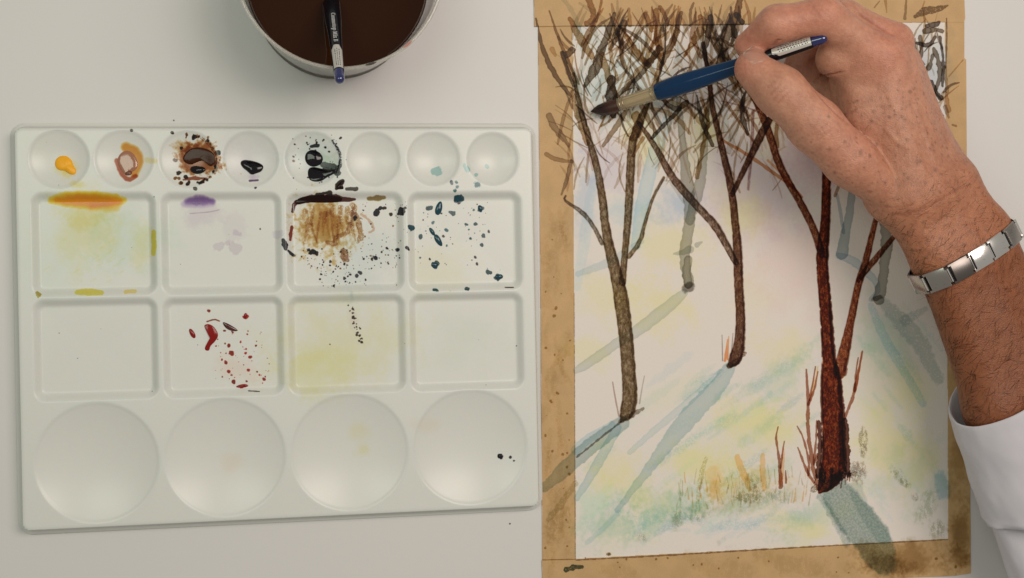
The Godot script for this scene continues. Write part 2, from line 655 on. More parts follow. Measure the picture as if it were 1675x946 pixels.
func paint_palette(cv: Canvas) -> void:
	var yellow := Color(1.0, 0.80, 0.22)
	var gold := Color(0.96, 0.42, 0.012)
	var ochre := Color(0.75, 0.42, 0.06)
	var brown := Color(0.24, 0.10, 0.03)
	var dark := Color(0.03, 0.018, 0.014)
	var ink := Color(0.012, 0.012, 0.02)
	var teal := Color(0.06, 0.17, 0.2)
	var paleteal := Color(0.72, 0.88, 0.88)
	var violet := Color(0.38, 0.25, 0.52)
	var red := Color(0.5, 0.03, 0.02)
	var wine := Color(0.22, 0.03, 0.02)
	# faint old tints: cooler and warmer corners
	cv.wash(80, 400, 130, 130, 0, Color(0.93, 0.99, 0.95), 0.7)
	cv.wash(210, 390, 90, 80, 0.2, Color(0.84, 0.95, 0.88), 0.8)
	cv.wash(135, 380, 70, 80, 0, Color(0.97, 0.92, 0.62), 0.8)
	cv.wash(230, 400, 26, 40, 0, Color(0.97, 0.90, 0.55), 0.6)
	cv.wash(560, 560, 150, 90, 0.0, Color(0.97, 0.95, 0.72), 0.85)
	cv.wash(510, 610, 90, 60, 0.0, Color(0.96, 0.94, 0.60), 0.6)
	cv.wash(720, 440, 70, 60, 0.0, Color(0.98, 0.95, 0.74), 0.5)
	cv.wash(760, 560, 90, 60, 0.0, Color(0.92, 0.97, 0.93), 0.6)
	cv.wash(590, 420, 80, 80, 0.0, Color(0.86, 0.93, 0.96), 0.75)
	cv.wash(515, 255, 56, 50, 0.0, Color(0.80, 0.90, 0.91), 0.8)
	cv.wash(400, 255, 60, 50, 0.0, Color(0.93, 0.90, 0.98), 0.6)
	cv.wash(590, 705, 22, 20, 0.0, Color(0.98, 0.94, 0.72), 0.6)
	cv.wash(595, 738, 18, 14, 0.0, Color(0.96, 0.92, 0.62), 0.6)
	cv.wash(378, 762, 26, 24, 0.0, Color(1.0, 0.88, 0.80), 0.55)
	cv.wash(700, 695, 40, 18, 0.0, Color(1.0, 0.93, 0.86), 0.6)
	# first small well: yellow bloom
	cv.wash(112, 275, 24, 20, 0.5, yellow, 0.9)
	cv.wash(128, 303, 16, 9, 0.1, Color(0.95, 0.86, 0.4), 0.9)
	cv.wash(65, 240, 60, 40, 0, Color(0.96, 0.97, 0.93), 0.5)
	# second: sienna
	cv.stroke([[206, 241, 14], [222, 252, 20], [226, 268, 14], [220, 285, 10]], Color(0.80, 0.32, 0.04), 0.95, {"soft": 7.0})
	cv.stroke([[190, 262, 6], [196, 282, 6], [210, 296, 7], [222, 288, 6]], Color(0.5, 0.13, 0.07), 0.95, {"soft": 3.0})
	cv.stroke([[240, 262, 8], [255, 265, 7]], Color(0.95, 0.80, 0.4), 0.7, {"soft": 4.0})
	# third: umber pool stain with a ragged ring
	cv.wash(322, 260, 38, 30, 0.1, Color(0.34, 0.09, 0.02), 1.1, {"hard": 0.5, "ragged": 0.35, "fine": 0.9, "wet": 0.6})
	cv.wash(306, 244, 26, 16, 0.1, Color(0.5, 0.24, 0.07), 0.8, {"hard": 0.3, "ragged": 0.4, "fine": 0.8})
	for k in 46:
		var t := rng.randf_range(-1.9, 2.4)
		var rr := rng.randf_range(38, 45)
		cv.dot(316 + rr * cos(t), 261 + rr * sin(t) * 0.96, rng.randf_range(1.2, 5.5), brown if k % 3 else dark, 0.95, {"soft": 0.8, "wet": 0.6})
	cv.stroke([[330, 227, 4], [345, 238, 4], [355, 258, 4], [352, 276, 3]], brown, 0.9, {"rough": 0.7, "dry": 0.35})
	for p in [[292, 283, 8], [303, 290, 7], [308, 300, 6], [320, 309, 6], [285, 262, 7], [296, 243, 5], [318, 225, 6], [282, 218, 4], [216, 214, 4], [286, 196, 3]]:
		cv.dot(p[0], p[1], p[2], dark, 0.97, {"soft": 0.8, "wet": 0.6})
	cv.stroke([[300, 294, 4], [322, 291, 6], [338, 293, 4]], Color(0.3, 0.08, 0.04), 0.95, {"rough": 0.6})
	# fourth: violet
	cv.wash(412, 290, 14, 8, 0, Color(0.75, 0.65, 0.85), 0.8)
	cv.stroke([[408, 296, 3], [421, 295, 3]], Color(0.14, 0.08, 0.2), 0.9)
	cv.dot(418, 308, 3, ink)
	# fifth: black with spatter
	specks(cv, 60, 478, 222, 558, 300, 1.2, 4.5, [ink, dark])
	cv.stroke([[543, 232, 3], [554, 248, 4], [557, 268, 4], [550, 284, 4]], ink, 0.95, {"rough": 0.6, "dry": 0.3})
	cv.stroke([[508, 239, 4], [520, 238, 5]], ink, 0.95, {"rough": 0.5})
	cv.wash(532, 262, 22, 20, 0, Color(0.66, 0.74, 0.64), 0.8)
	cv.stroke([[530, 270, 12], [545, 276, 18], [552, 284, 8]], Color(0.05, 0.06, 0.06), 0.9, {"rough": 0.5})
	cv.stroke([[549, 309, 5], [556, 300, 12], [560, 296, 4]], dark, 0.97, {"rough": 0.3, "wet": 0.9})
	cv.stroke([[566, 310, 4], [582, 309, 6]], dark, 0.95, {"rough": 0.5})
	# blue drops in the last two small wells
	for p in [[714, 281, 17], [780, 302, 12], [760, 274, 10], [796, 273, 7], [778, 286, 5]]:
		cv.dot(p[0], p[1], p[2], Color(0.42, 0.68, 0.70), 0.85, {"soft": 2.0, "wet": 0.8})
	for p in [[780, 302, 8], [745, 299, 5], [746, 306, 4], [742, 312, 5]]:
		cv.dot(p[0], p[1], p[2], teal, 0.9, {"wet": 0.8})
	# row two, first: the orange band and its run-down
	cv.stroke([[84, 328, 8], [110, 326, 22], [150, 328, 25], [185, 328, 20], [202, 327, 6]], Color(1.0, 0.62, 0.03), 1.1, {"soft": 8.0})
	cv.stroke([[92, 328, 6], [125, 327, 16], [165, 329, 16], [195, 329, 7]], Color(0.96, 0.52, 0.02), 1.0, {"soft": 8.0, "wet": 0.7})
	cv.stroke([[150, 338, 10], [185, 338, 16], [192, 336, 8]], gold, 0.4, {"soft": 8.0})
	cv.wash(140, 358, 52, 26, 0, Color(0.96, 0.90, 0.56), 0.9)
	cv.stroke([[251, 380, 7], [252, 400, 9], [251, 415, 7]], Color(0.95, 0.76, 0.1), 0.95, {"soft": 2.0, "wet": 0.5})
	cv.stroke([[126, 478, 7], [145, 477, 11], [166, 479, 7]], Color(0.88, 0.76, 0.12), 0.9, {"soft": 2.0})
	cv.stroke([[206, 477, 6], [220, 476, 6]], Color(0.98, 0.76, 0.25), 0.85, {"soft": 2.0})
	cv.dot(63, 480, 9, Color(0.5, 0.38, 0.08), 0.9)
	for k in 16:
		var x := rng.randf_range(70, 200)
		var y := rng.randf_range(390, 465)
		cv.stroke([[x, y, 2], [x + 9, y - 5, 3]], Color(0.97, 0.93, 0.62), 0.6, {"soft": 1.5, "dry": 0.3})
	# row two, second: violet
	cv.stroke([[300, 334, 8], [322, 330, 19], [345, 331, 12]], Color(0.66, 0.54, 0.78), 0.95, {"soft": 7.0})
	cv.stroke([[306, 329, 8], [325, 327, 16], [346, 329, 8]], violet, 0.95, {"soft": 7.0, "wet": 0.6})
	cv.wash(330, 352, 40, 26, 0.1, Color(0.90, 0.84, 0.92), 0.9, {"hard": 0.3})
	cv.wash(385, 365, 22, 34, -0.3, Color(0.93, 0.88, 0.94), 0.8, {"hard": 0.4, "ragged": 0.8})
	for p in [[357, 403, 13], [384, 405, 17], [388, 382, 10], [372, 398, 9]]:
		cv.dot(p[0], p[1], p[2], Color(0.80, 0.74, 0.84), 0.75, {"soft": 3.0})
	cv.stroke([[310, 349, 1.2], [340, 347, 1.2], [358, 343, 1.2]], Color(0.5, 0.4, 0.55), 0.7)
	cv.dot(425, 374, 2.6, ink)
	cv.dot(456, 382, 14, Color(0.80, 0.74, 0.88), 0.6, {"soft": 3.0})
	# row two, third: brown wash, dark bar and spatter
	cv.wash(530, 372, 52, 56, 0.0, Color(0.74, 0.52, 0.22), 1.0, {"hard": 0.3, "ragged": 0.6, "fine": 0.7, "wet": 0.6})
	cv.wash(524, 370, 40, 46, 0.0, Color(0.72, 0.50, 0.24), 0.85, {"ragged": 0.7})
	for k in 26:
		var x := rng.randf_range(492, 585)
		var y := rng.randf_range(335, 350)
		var l := rng.randf_range(20, 62)
		cv.stroke([[x, y, rng.randf_range(3, 9)], [x - 2 + rng.randf_range(-6, 6), y + l * 0.5, rng.randf_range(3, 8)], [x + rng.randf_range(-8, 8), y + l, 2]], [Color(0.6, 0.36, 0.12), Color(0.42, 0.2, 0.06), Color(0.8, 0.66, 0.42)][k % 3], 0.55, {"soft": 2.5, "dry": 0.25, "rough": 0.4})
	cv.stroke([[536, 396, 6], [545, 400, 12], [550, 388, 8], [566, 380, 8], [572, 366, 6]], Color(0.5, 0.27, 0.12), 0.85, {"rough": 0.6, "dry": 0.2})
	cv.stroke([[560, 410, 8], [564, 420, 15], [568, 426, 6]], Color(0.32, 0.15, 0.08), 0.85, {"rough": 0.7, "dry": 0.15})
	cv.stroke([[584, 396, 5], [590, 386, 12], [588, 370, 6], [582, 350, 6]], Color(0.45, 0.24, 0.1), 0.8, {"rough": 0.6, "dry": 0.2})
	cv.stroke([[590, 350, 4], [606, 362, 5], [612, 376, 4], [604, 380, 3]], Color(0.7, 0.42, 0.28), 0.7, {"rough": 0.5})
	cv.stroke([[478, 346, 4], [481, 332, 7], [500, 325, 9], [545, 324, 13], [562, 327, 8], [580, 326, 3]], Color(0.08, 0.025, 0.02), 0.98, {"rough": 0.25, "wet": 0.9})
	cv.stroke([[518, 318, 5], [540, 316, 6]], dark, 0.95, {"rough": 0.5})
	cv.stroke([[602, 325, 5], [616, 324, 9], [628, 323, 4]], Color(0.3, 0.2, 0.07), 0.95, {"soft": 2.0, "rough": 0.3})
	cv.stroke([[477, 372, 5], [475, 384, 6], [474, 392, 4]], wine, 0.95, {"rough": 0.4})
	cv.stroke([[463, 392, 4], [466, 400, 8], [467, 408, 5]], ink, 0.97, {"rough": 0.5})
	cv.stroke([[471, 410, 3], [477, 416, 6], [481, 418, 3]], ink, 0.97)
	for p in [[510, 412, 9], [505, 408, 6], [518, 415, 5], [615, 347, 8], [622, 340, 6], [628, 341, 5], [638, 350, 5], [655, 347, 11], [661, 341, 5], [580, 358, 6], [633, 406, 5], [650, 409, 6], [666, 407, 6], [634, 407, 4], [614, 422, 6], [608, 425, 5]]:
		cv.dot(p[0], p[1], p[2], ink if p[2] > 5 else dark, 0.97, {"soft": 0.8, "wet": 0.8})
	specks(cv, 95, 492, 405, 655, 440, 0.9, 4.0, [ink, dark, brown])
	specks(cv, 55, 520, 430, 600, 470, 0.9, 4.0, [ink, dark])
	specks(cv, 45, 590, 330, 665, 410, 0.9, 4.0, [ink, dark, brown])
	for p in [[583, 451, 6], [588, 446, 5], [563, 455, 5], [540, 428, 4]]:
		cv.dot(p[0], p[1], p[2], ink, 0.97)
	# row two, fourth: blue-black drops
	specks(cv, 60, 675, 330, 800, 440, 1.0, 5.0, [ink, teal, dark])
	for p in [[700, 340, 9], [749, 325, 12], [738, 348, 8], [737, 300, 5], [786, 341, 9], [784, 344, 7], [673, 373, 11], [688, 387, 7], [711, 433, 9], [712, 436, 8], [791, 385, 7], [788, 400, 6], [800, 445, 7], [817, 453, 10], [812, 454, 7], [711, 474, 7], [763, 472, 6], [763, 367, 5], [778, 366, 5], [775, 343, 4], [770, 390, 4]]:
		cv.dot(p[0], p[1], p[2], teal.lerp(ink, 0.55), 0.97, {"soft": 0.9, "wet": 0.9})
	cv.stroke([[825, 470, 1.5], [838, 470, 1.5]], dark, 0.9)
	# row three: red spatter and pale spots
	specks(cv, 60, 350, 540, 440, 636, 0.9, 4.0, [wine, red, Color(0.2, 0.1, 0.04)])
	cv.wash(385, 600, 50, 34, 0.4, Color(1.0, 0.86, 0.80), 0.7)
	for p in [[378, 578, 8], [368, 592, 6], [374, 607, 5], [374, 565, 5], [382, 625, 6], [432, 621, 6], [402, 518, 7], [341, 508, 4], [404, 547, 4], [408, 584, 5], [406, 605, 4]]:
		cv.dot(p[0], p[1], p[2], red.lerp(wine, rng.randf()), 0.95, {"soft": 0.9, "wet": 0.8})
	cv.stroke([[338, 526, 2.0], [350, 522, 2.0], [358, 525, 2.0]], wine, 0.9)
	cv.stroke([[406, 639, 1.2], [424, 640, 1.2]], dark, 0.9)
	# row three, third: the line of dark specks
	for k in 34:
		var t := k / 33.0
		cv.dot(lerpf(573, 591, t) + rng.randf_range(-4, 4), lerpf(500, 562, t) + rng.randf_range(-3, 3), rng.randf_range(0.9, 3.6), dark, 0.95, {"soft": 0.8})
	cv.wash(578, 525, 10, 34, -0.2, Color(0.93, 0.86, 0.80), 0.7)
	cv.wash(574, 483, 5, 14, 0, Color(0.72, 0.82, 0.82), 0.7)
	# last large well
	cv.dot(819, 747, 8, ink, 1.0, {"wet": 0.8})
	cv.dot(834, 748, 4, ink)
	cv.dot(840, 753, 3, ink)
	specks(cv, 30, 60, 215, 860, 640, 0.8, 2.2, [dark, ochre, teal], 0.8)

# A drop or pool of thick paint lying on the palette: outline in frame coordinates, thickness in mm.
func pool(label: String, outline: Array, thick: float, m: Material, called := "paint_drop", group := "") -> void:
	var ring := []
	var c := Vector2.ZERO
	for p in outline:
		var q := pal_local(spot(p[0], p[1], 0.008))
		ring.append(q)
		c += q
	c /= ring.size()
	for pass_ in 2:
		var s := []
		for i in ring.size():
			var a: Vector2 = ring[i]
			var b: Vector2 = ring[(i + 1) % ring.size()]
			s.append(a.lerp(b, 0.25))
			s.append(a.lerp(b, 0.75))
		ring = s
	var base := pal_world(c)
	var o_y := pal_height(c) * MM
	var rows := []
	for s in [1.0, 0.97, 0.9, 0.78, 0.6, 0.4, 0.2, 0.001]:
		var row := []
		for q in ring:
			var p: Vector2 = c + (q - c) * s
			var lift: float = thick * pow(maxf(0.0, 1.0 - s * s), 0.6) * (1.0 + 0.2 * noise_a.get_noise_2d(p.x * 1.6, p.y * 1.6))
			if s == 1.0:
				lift = -0.25
			var wp := pal_world(p)
			row.append(Vector3(wp.x, (pal_height(p) + lift) * MM, wp.z) - Vector3(base.x, o_y, base.z))
		rows.append(row)
	var area := 0.0
	for i in ring.size():
		area += ring[i].cross(ring[(i + 1) % ring.size()])
	var o := obj(called, skin(rows, true, area > 0.0), m, self)
	o.position = Vector3(base.x, o_y, base.z)
	tag(o, label, "paint", group)

func oval(x: float, y: float, rx: float, ry: float, turn := 0.0, wob := 0.15) -> Array:
	var out := []
	var ph := rng.randf() * TAU
	for k in 10:
		var t := TAU * k / 10.0
		var f := 1.0 + wob * sin(2.0 * t + ph) + wob * 0.6 * sin(3.0 * t + ph * 2.0)
		var u := cos(t) * rx * f
		var v := sin(t) * ry * f
		out.append([x + u * cos(turn) - v * sin(turn), y + u * sin(turn) + v * cos(turn)])
	return out

func build_paint_drops() -> void:
	var black := mat(Color(0.004, 0.003, 0.005), 0.08, 0.45)
	var teal := mat(Color(0.010, 0.055, 0.08), 0.1, 0.45)
	var red := mat(Color(0.23, 0.008, 0.006), 0.14, 0.4)
	var wine := mat(Color(0.07, 0.012, 0.010), 0.12, 0.6)
	var umber := mat(Color(0.045, 0.012, 0.004), 0.16, 0.28)
	var bar := mat(Color(0.014, 0.004, 0.003), 0.16, 0.3)
	var yel := mat(Color(0.92, 0.42, 0.008), 0.42, 0.5)
	yel.subsurf_scatter_enabled = true
	yel.subsurf_scatter_strength = 0.1
	var sienna := mat(Color(0.34, 0.15, 0.09), 0.1, 0.6)
	pool("thick dab of orange yellow paint in the palette's first small well", [[89, 262], [96, 255], [108, 254], [117, 262], [119, 270], [126, 280], [122, 287], [113, 285], [106, 279], [96, 279], [89, 272]], 2.6, yel, "paint_dab", "paint in the small round wells")
	pool("glossy pinkish brown pool of paint in the second small well", [[190, 262], [196, 250], [207, 245], [218, 250], [226, 266], [224, 277], [213, 283], [206, 288], [196, 278]], 1.6, sienna, "paint_pool", "paint in the small round wells")
	pool("small shiny bead of brown paint at the foot of the pinkish brown pool", oval(210, 283, 6, 5), 1.6, mat(Color(0.16, 0.05, 0.03), 0.1, 0.6), "paint_bead")
	pool("dark reddish brown pool of paint in the third small well", [[296, 262], [303, 248], [318, 240], [338, 243], [352, 252], [353, 268], [344, 275], [334, 262], [322, 265], [310, 271]], 1.3, umber, "paint_pool", "paint in the small round wells")
	pool("round black bead of paint beside the reddish brown pool", oval(323, 278, 12, 8), 2.2, black, "paint_bead")
	pool("black violet dab of paint in the fourth small well", [[392, 266], [397, 261], [410, 262], [424, 266], [432, 272], [428, 281], [419, 284], [411, 287], [404, 280], [396, 274]], 2.6, black, "paint_dab", "paint in the small round wells")
	pool("round black blob of paint at the top of the fifth small well", oval(513, 259, 15, 15, 0, 0.06), 2.4, black, "paint_dab", "paint in the small round wells")
	pool("ragged black pool of paint below the round black blob in the fifth small well", [[503, 276], [512, 272], [526, 276], [541, 278], [552, 277], [547, 285], [534, 291], [525, 298], [510, 298], [503, 291]], 1.8, black, "paint_dab", "paint in the small round wells")
	pool("horn shaped dark drip of paint on the rim under the black pool", [[548, 310], [553, 300], [563, 295], [559, 302], [563, 310], [556, 311]], 1.0, bar, "paint_drip")
	pool("long dark brown bar of wet paint along the top of the brown well", [[480, 330], [492, 322], [515, 320], [545, 319], [562, 324], [558, 331], [530, 332], [500, 331], [486, 336]], 1.2, bar, "paint_streak")
	pool("long teal drop slanting in the upper left of the blue spattered well", oval(718, 341, 13, 5.5, -1.25, 0.1), 1.2, teal, "paint_drop", "teal drops in the blue spattered well")
	pool("narrow upper end of the broken teal streak in the blue spattered well", oval(707, 379, 8, 3.4, 0.95, 0.05), 1.0, teal, "paint_streak", "teal drops in the blue spattered well")
	pool("wide lower end of the broken teal streak in the blue spattered well", oval(717, 393, 11, 5.2, 1.0, 0.08), 1.2, teal, "paint_streak", "teal drops in the blue spattered well")
	pool("blue black drop at the upper edge of the blue spattered well", oval(749, 325, 7, 5.5, 0.5), 1.1, teal, "paint_drop", "teal drops in the blue spattered well")
	pool("small blue black drop at the right of the blue spattered well", oval(786, 341, 6, 4, 1.0), 1.0, teal, "paint_drop", "teal drops in the blue spattered well")
	pool("blue black drop at the left edge of the blue spattered well", oval(673, 373, 6, 5, 0.4), 1.0, teal, "paint_drop", "teal drops in the blue spattered well")
	pool("blue black drop low in the left half of the blue spattered well", oval(711, 434, 5, 6.5, -0.3), 1.0, teal, "paint_drop", "teal drops in the blue spattered well")
	pool("blue black drop in the lower right corner of the blue spattered well", oval(817, 453, 6.5, 4.5, 0.1), 1.0, teal, "paint_drop", "teal drops in the blue spattered well")
	pool("forked streak of bright red paint in the red spattered well", [[331, 533], [340, 529], [350, 534], [358, 548], [352, 559], [343, 567], [342, 575], [334, 574], [335, 566], [344, 557], [344, 546]], 0.9, red, "paint_streak", "red drops in the red spattered well")
	pool("slanting dark red drop right of the forked red streak", [[363, 526], [374, 530], [391, 541], [384, 543], [372, 540], [365, 533]], 0.8, wine, "paint_streak", "red drops in the red spattered well")
	pool("narrow red drop left of the forked red streak", oval(314, 546, 9, 4.2, 1.1, 0.05), 0.9, red, "paint_streak", "red drops in the red spattered well")
	pool("small red drop at the upper right of the red spattered well", oval(401, 517, 5, 3, -1.2), 0.8, red, "paint_drop", "red drops in the red spattered well")
	pool("thin red smear at the bottom edge of the red spattered well", oval(396, 632, 11, 3, -0.15, 0.1), 0.7, red, "paint_streak", "red drops in the red spattered well")
	pool("black drop in the last large round well", oval(819, 747, 4.5, 3.5), 0.9, black, "paint_drop")

# ---- the water tub ------------------------------------------------------
func build_tub() -> void:
	var at := Vector3(-0.1297, 0, -0.2072)
	var root := thing("water_tub", "clear round plastic tub of dark brown paint water", "tub", at)
	var clear := StandardMaterial3D.new()
	clear.transparency = BaseMaterial3D.TRANSPARENCY_ALPHA
	clear.albedo_color = Color(0.74, 0.72, 0.66, 0.26)
	clear.roughness = 0.08
	var prof := [[0.2, 0.0], [0.2, 50.0], [0.8, 54.0], [3.0, 55.8], [40.0, 59.2], [97.0, 64.0], [101.0, 64.4], [101.6, 65.6], [106.0, 66.0]]
	obj("wall", turned(Vector3.ZERO, Vector3.UP, prof, 72), clear, root)
	var rimm := StandardMaterial3D.new()
	rimm.transparency = BaseMaterial3D.TRANSPARENCY_ALPHA
	rimm.albedo_color = Color(0.80, 0.78, 0.74, 0.2)
	rimm.roughness = 0.12
	var rp := []
	for k in 13:
		var t := TAU * k / 12.0
		rp.append([108.0 + 2.0 * sin(t), 66.2 + 1.2 * cos(t)])
	obj("rim", turned(Vector3.ZERO, Vector3.UP, rp, 96), rimm, root)
	var rp2 := []
	for k in 9:
		var t := TAU * k / 8.0
		rp2.append([100.6 + 0.9 * sin(t), 65.0 + 0.8 * cos(t)])
	var foot := []
	for k in 9:
		var t := TAU * k / 8.0
		foot.append([1.6 + 1.4 * sin(t), 55.2 + 1.2 * cos(t)])
	var foot_shadow_mat := rimm.duplicate() as StandardMaterial3D
	foot_shadow_mat.albedo_color = Color(0.42, 0.40, 0.36, 0.5)  # dark tint draws in the shadow line at the tub's base edge
	obj("foot_shadow_ring", turned(Vector3.ZERO, Vector3.UP, foot, 72), foot_shadow_mat, root)
	obj("stacking_ring", turned(Vector3.ZERO, Vector3.UP, rp2, 96), rimm, root)
	var water := mat(Color(0.026, 0.0080, 0.0028), 0.03, 0.3)
	var lvl := 66.0
	var wp := [[1.2, 0.0], [1.2, 52.0], [3.4, 54.6], [lvl - 1.0, 60.6], [lvl + 0.9, 60.9], [lvl, 59.2], [lvl - 0.1, 50.0], [lvl, 6.0], [lvl, 0.0]]
	obj("paint_water", turned(Vector3.ZERO, Vector3.UP, wp, 72), water, root)
	# dried red and brown marks on the rim
	for s in [[663, 68, Color(0.42, 0.16, 0.13)], [607, 106, Color(0.03, 0.025, 0.02)]]:
		var q := spot(s[0], s[1], 0.1102) - at
		var ang := atan2(q.z, q.x)
		var rows := []
		for i in 5:
			var row := []
			for j in 9:
				var a := ang + (j - 4) * 0.016
				var e := 1.0 - pow(absf(j - 4) / 4.0, 2.0)
				var th := PI / 2 + (i - 2) * 0.30 * e
				row.append(Vector3(cos(a) * (66.2 + 1.3 * cos(th)), 108.0 + 2.1 * sin(th), sin(a) * (66.2 + 1.3 * cos(th))) * MM)
			rows.append(row)
		obj("paint_smear", skin(rows, false, false), mat(s[2], 0.4), root)
	# the brush that leans in it
	var b := spot(556.0, 134.0, 0.1240)
	var a := spot(541.0, -2.0, 0.0640)
	brush_handle("paintbrush", "dark handled brush with blue tip leaning out of the water tub", b, a, 82.0)

# the dark end of a brush, from its blue tip at `tip` towards `inner`: a thing with parts
func brush_handle(called: String, label: String, tip: Vector3, inner: Vector3, length: float) -> void:
	var root := thing(called, label, "brush", tip)
	var ax := (inner - tip).normalized()
	var dark := mat(Color(0.004, 0.0045, 0.008), 0.16, 0.45)
	var blue := mat(Color(0.006, 0.012, 0.10), 0.08, 0.5)
	blue.clearcoat_enabled = true
	blue.clearcoat_roughness = 0.05
	var silver := mat(Color(0.60, 0.58, 0.55), 0.34, 0.5)
	silver.metallic = 0.35
	var z := Vector3.ZERO
	obj("blue_tip", turned(z, ax, [[0.0, 0.0], [0.2, 1.4], [0.9, 2.5], [2.2, 3.1], [4.0, 3.25], [9.0, 3.3], [10.0, 3.3]], 20), blue, root)
	obj("handle", turned(z, ax, [[10.0, 3.3], [10.2, 3.45], [30.0, 3.8], [50.0, 4.5], [64.0, 5.4], [length, 5.8], [length, 0.0]], 24), dark, root)
	var u := ax.cross(Vector3.UP).normalized()
	var w := u.cross(ax).normalized()
	label_patch(root, ax, u, w, 10.6, 33.0, silver)
	var tm := TextMesh.new()
	var f := SystemFont.new()
	f.font_names = PackedStringArray(["Droid Serif"])
	f.font_italic = true
	tm.font = f
	tm.text = "Cosmotop Mix B"
	tm.font_size = 24
	tm.pixel_size = 0.000155
	tm.depth = 0.0002
	var t := obj("lettering", tm, mat(Color(0.55, 0.55, 0.56), 0.5), root)
	# lettering runs along the handle and follows its taper
	t.transform = Transform3D(Basis(-ax, -u, w).orthonormalized(), ax * 0.0505 + w * 0.0048)
	if t.basis.determinant() < 0:
		t.basis = Basis(-ax, u, w)
	t.rotate_object_local(Vector3.UP, 0.062)

func label_patch(root: Node, ax: Vector3, u: Vector3, w: Vector3, s0: float, s1: float, m: Material, r0 := 3.45, grow := 0.028) -> void:
	var rows := []
	for i in 7:
		var row := []
		var s := lerpf(s0, s1, i / 6.0)
		var r := r0 + (s - 10.2) * grow + 0.12
		var half := 0.95 * (1.0 if i < 6 else 0.45)
		for j in 9:
			var t := PI / 2 + (j - 4) / 4.0 * half
			row.append((ax * s + (u * cos(t) + w * sin(t)) * r) * MM)
		rows.append(row)
	var patch := obj("silver_label", skin(rows, false, true), m, root)
	# rows of tiny print on the foil
	var st := SurfaceTool.new()
	st.begin(Mesh.PRIMITIVE_TRIANGLES)
	for line in 3:
		var s := s0 + 2.0
		while s < s1 - 4.0:
			var l := 0.5 + rng.randf() * 0.9
			var t := PI / 2 + (line - 1) * 0.34
			for q in [[s, -0.06], [s + l, -0.06], [s, 0.06], [s, 0.06], [s + l, -0.06], [s + l, 0.06]]:
				var r: float = r0 + (q[0] - 10.2) * grow + 0.17
				st.set_normal((u * cos(t) + w * sin(t)))
				st.add_vertex((ax * q[0] + (u * cos(t + q[1]) + w * sin(t + q[1])) * r) * MM)
			s += l + 0.5 + rng.randf() * 0.8
	var pr := obj("tiny_print", st.commit(), mat(Color(0.10, 0.10, 0.11), 0.6), patch)
	pr.set_meta("kind", "stuff")

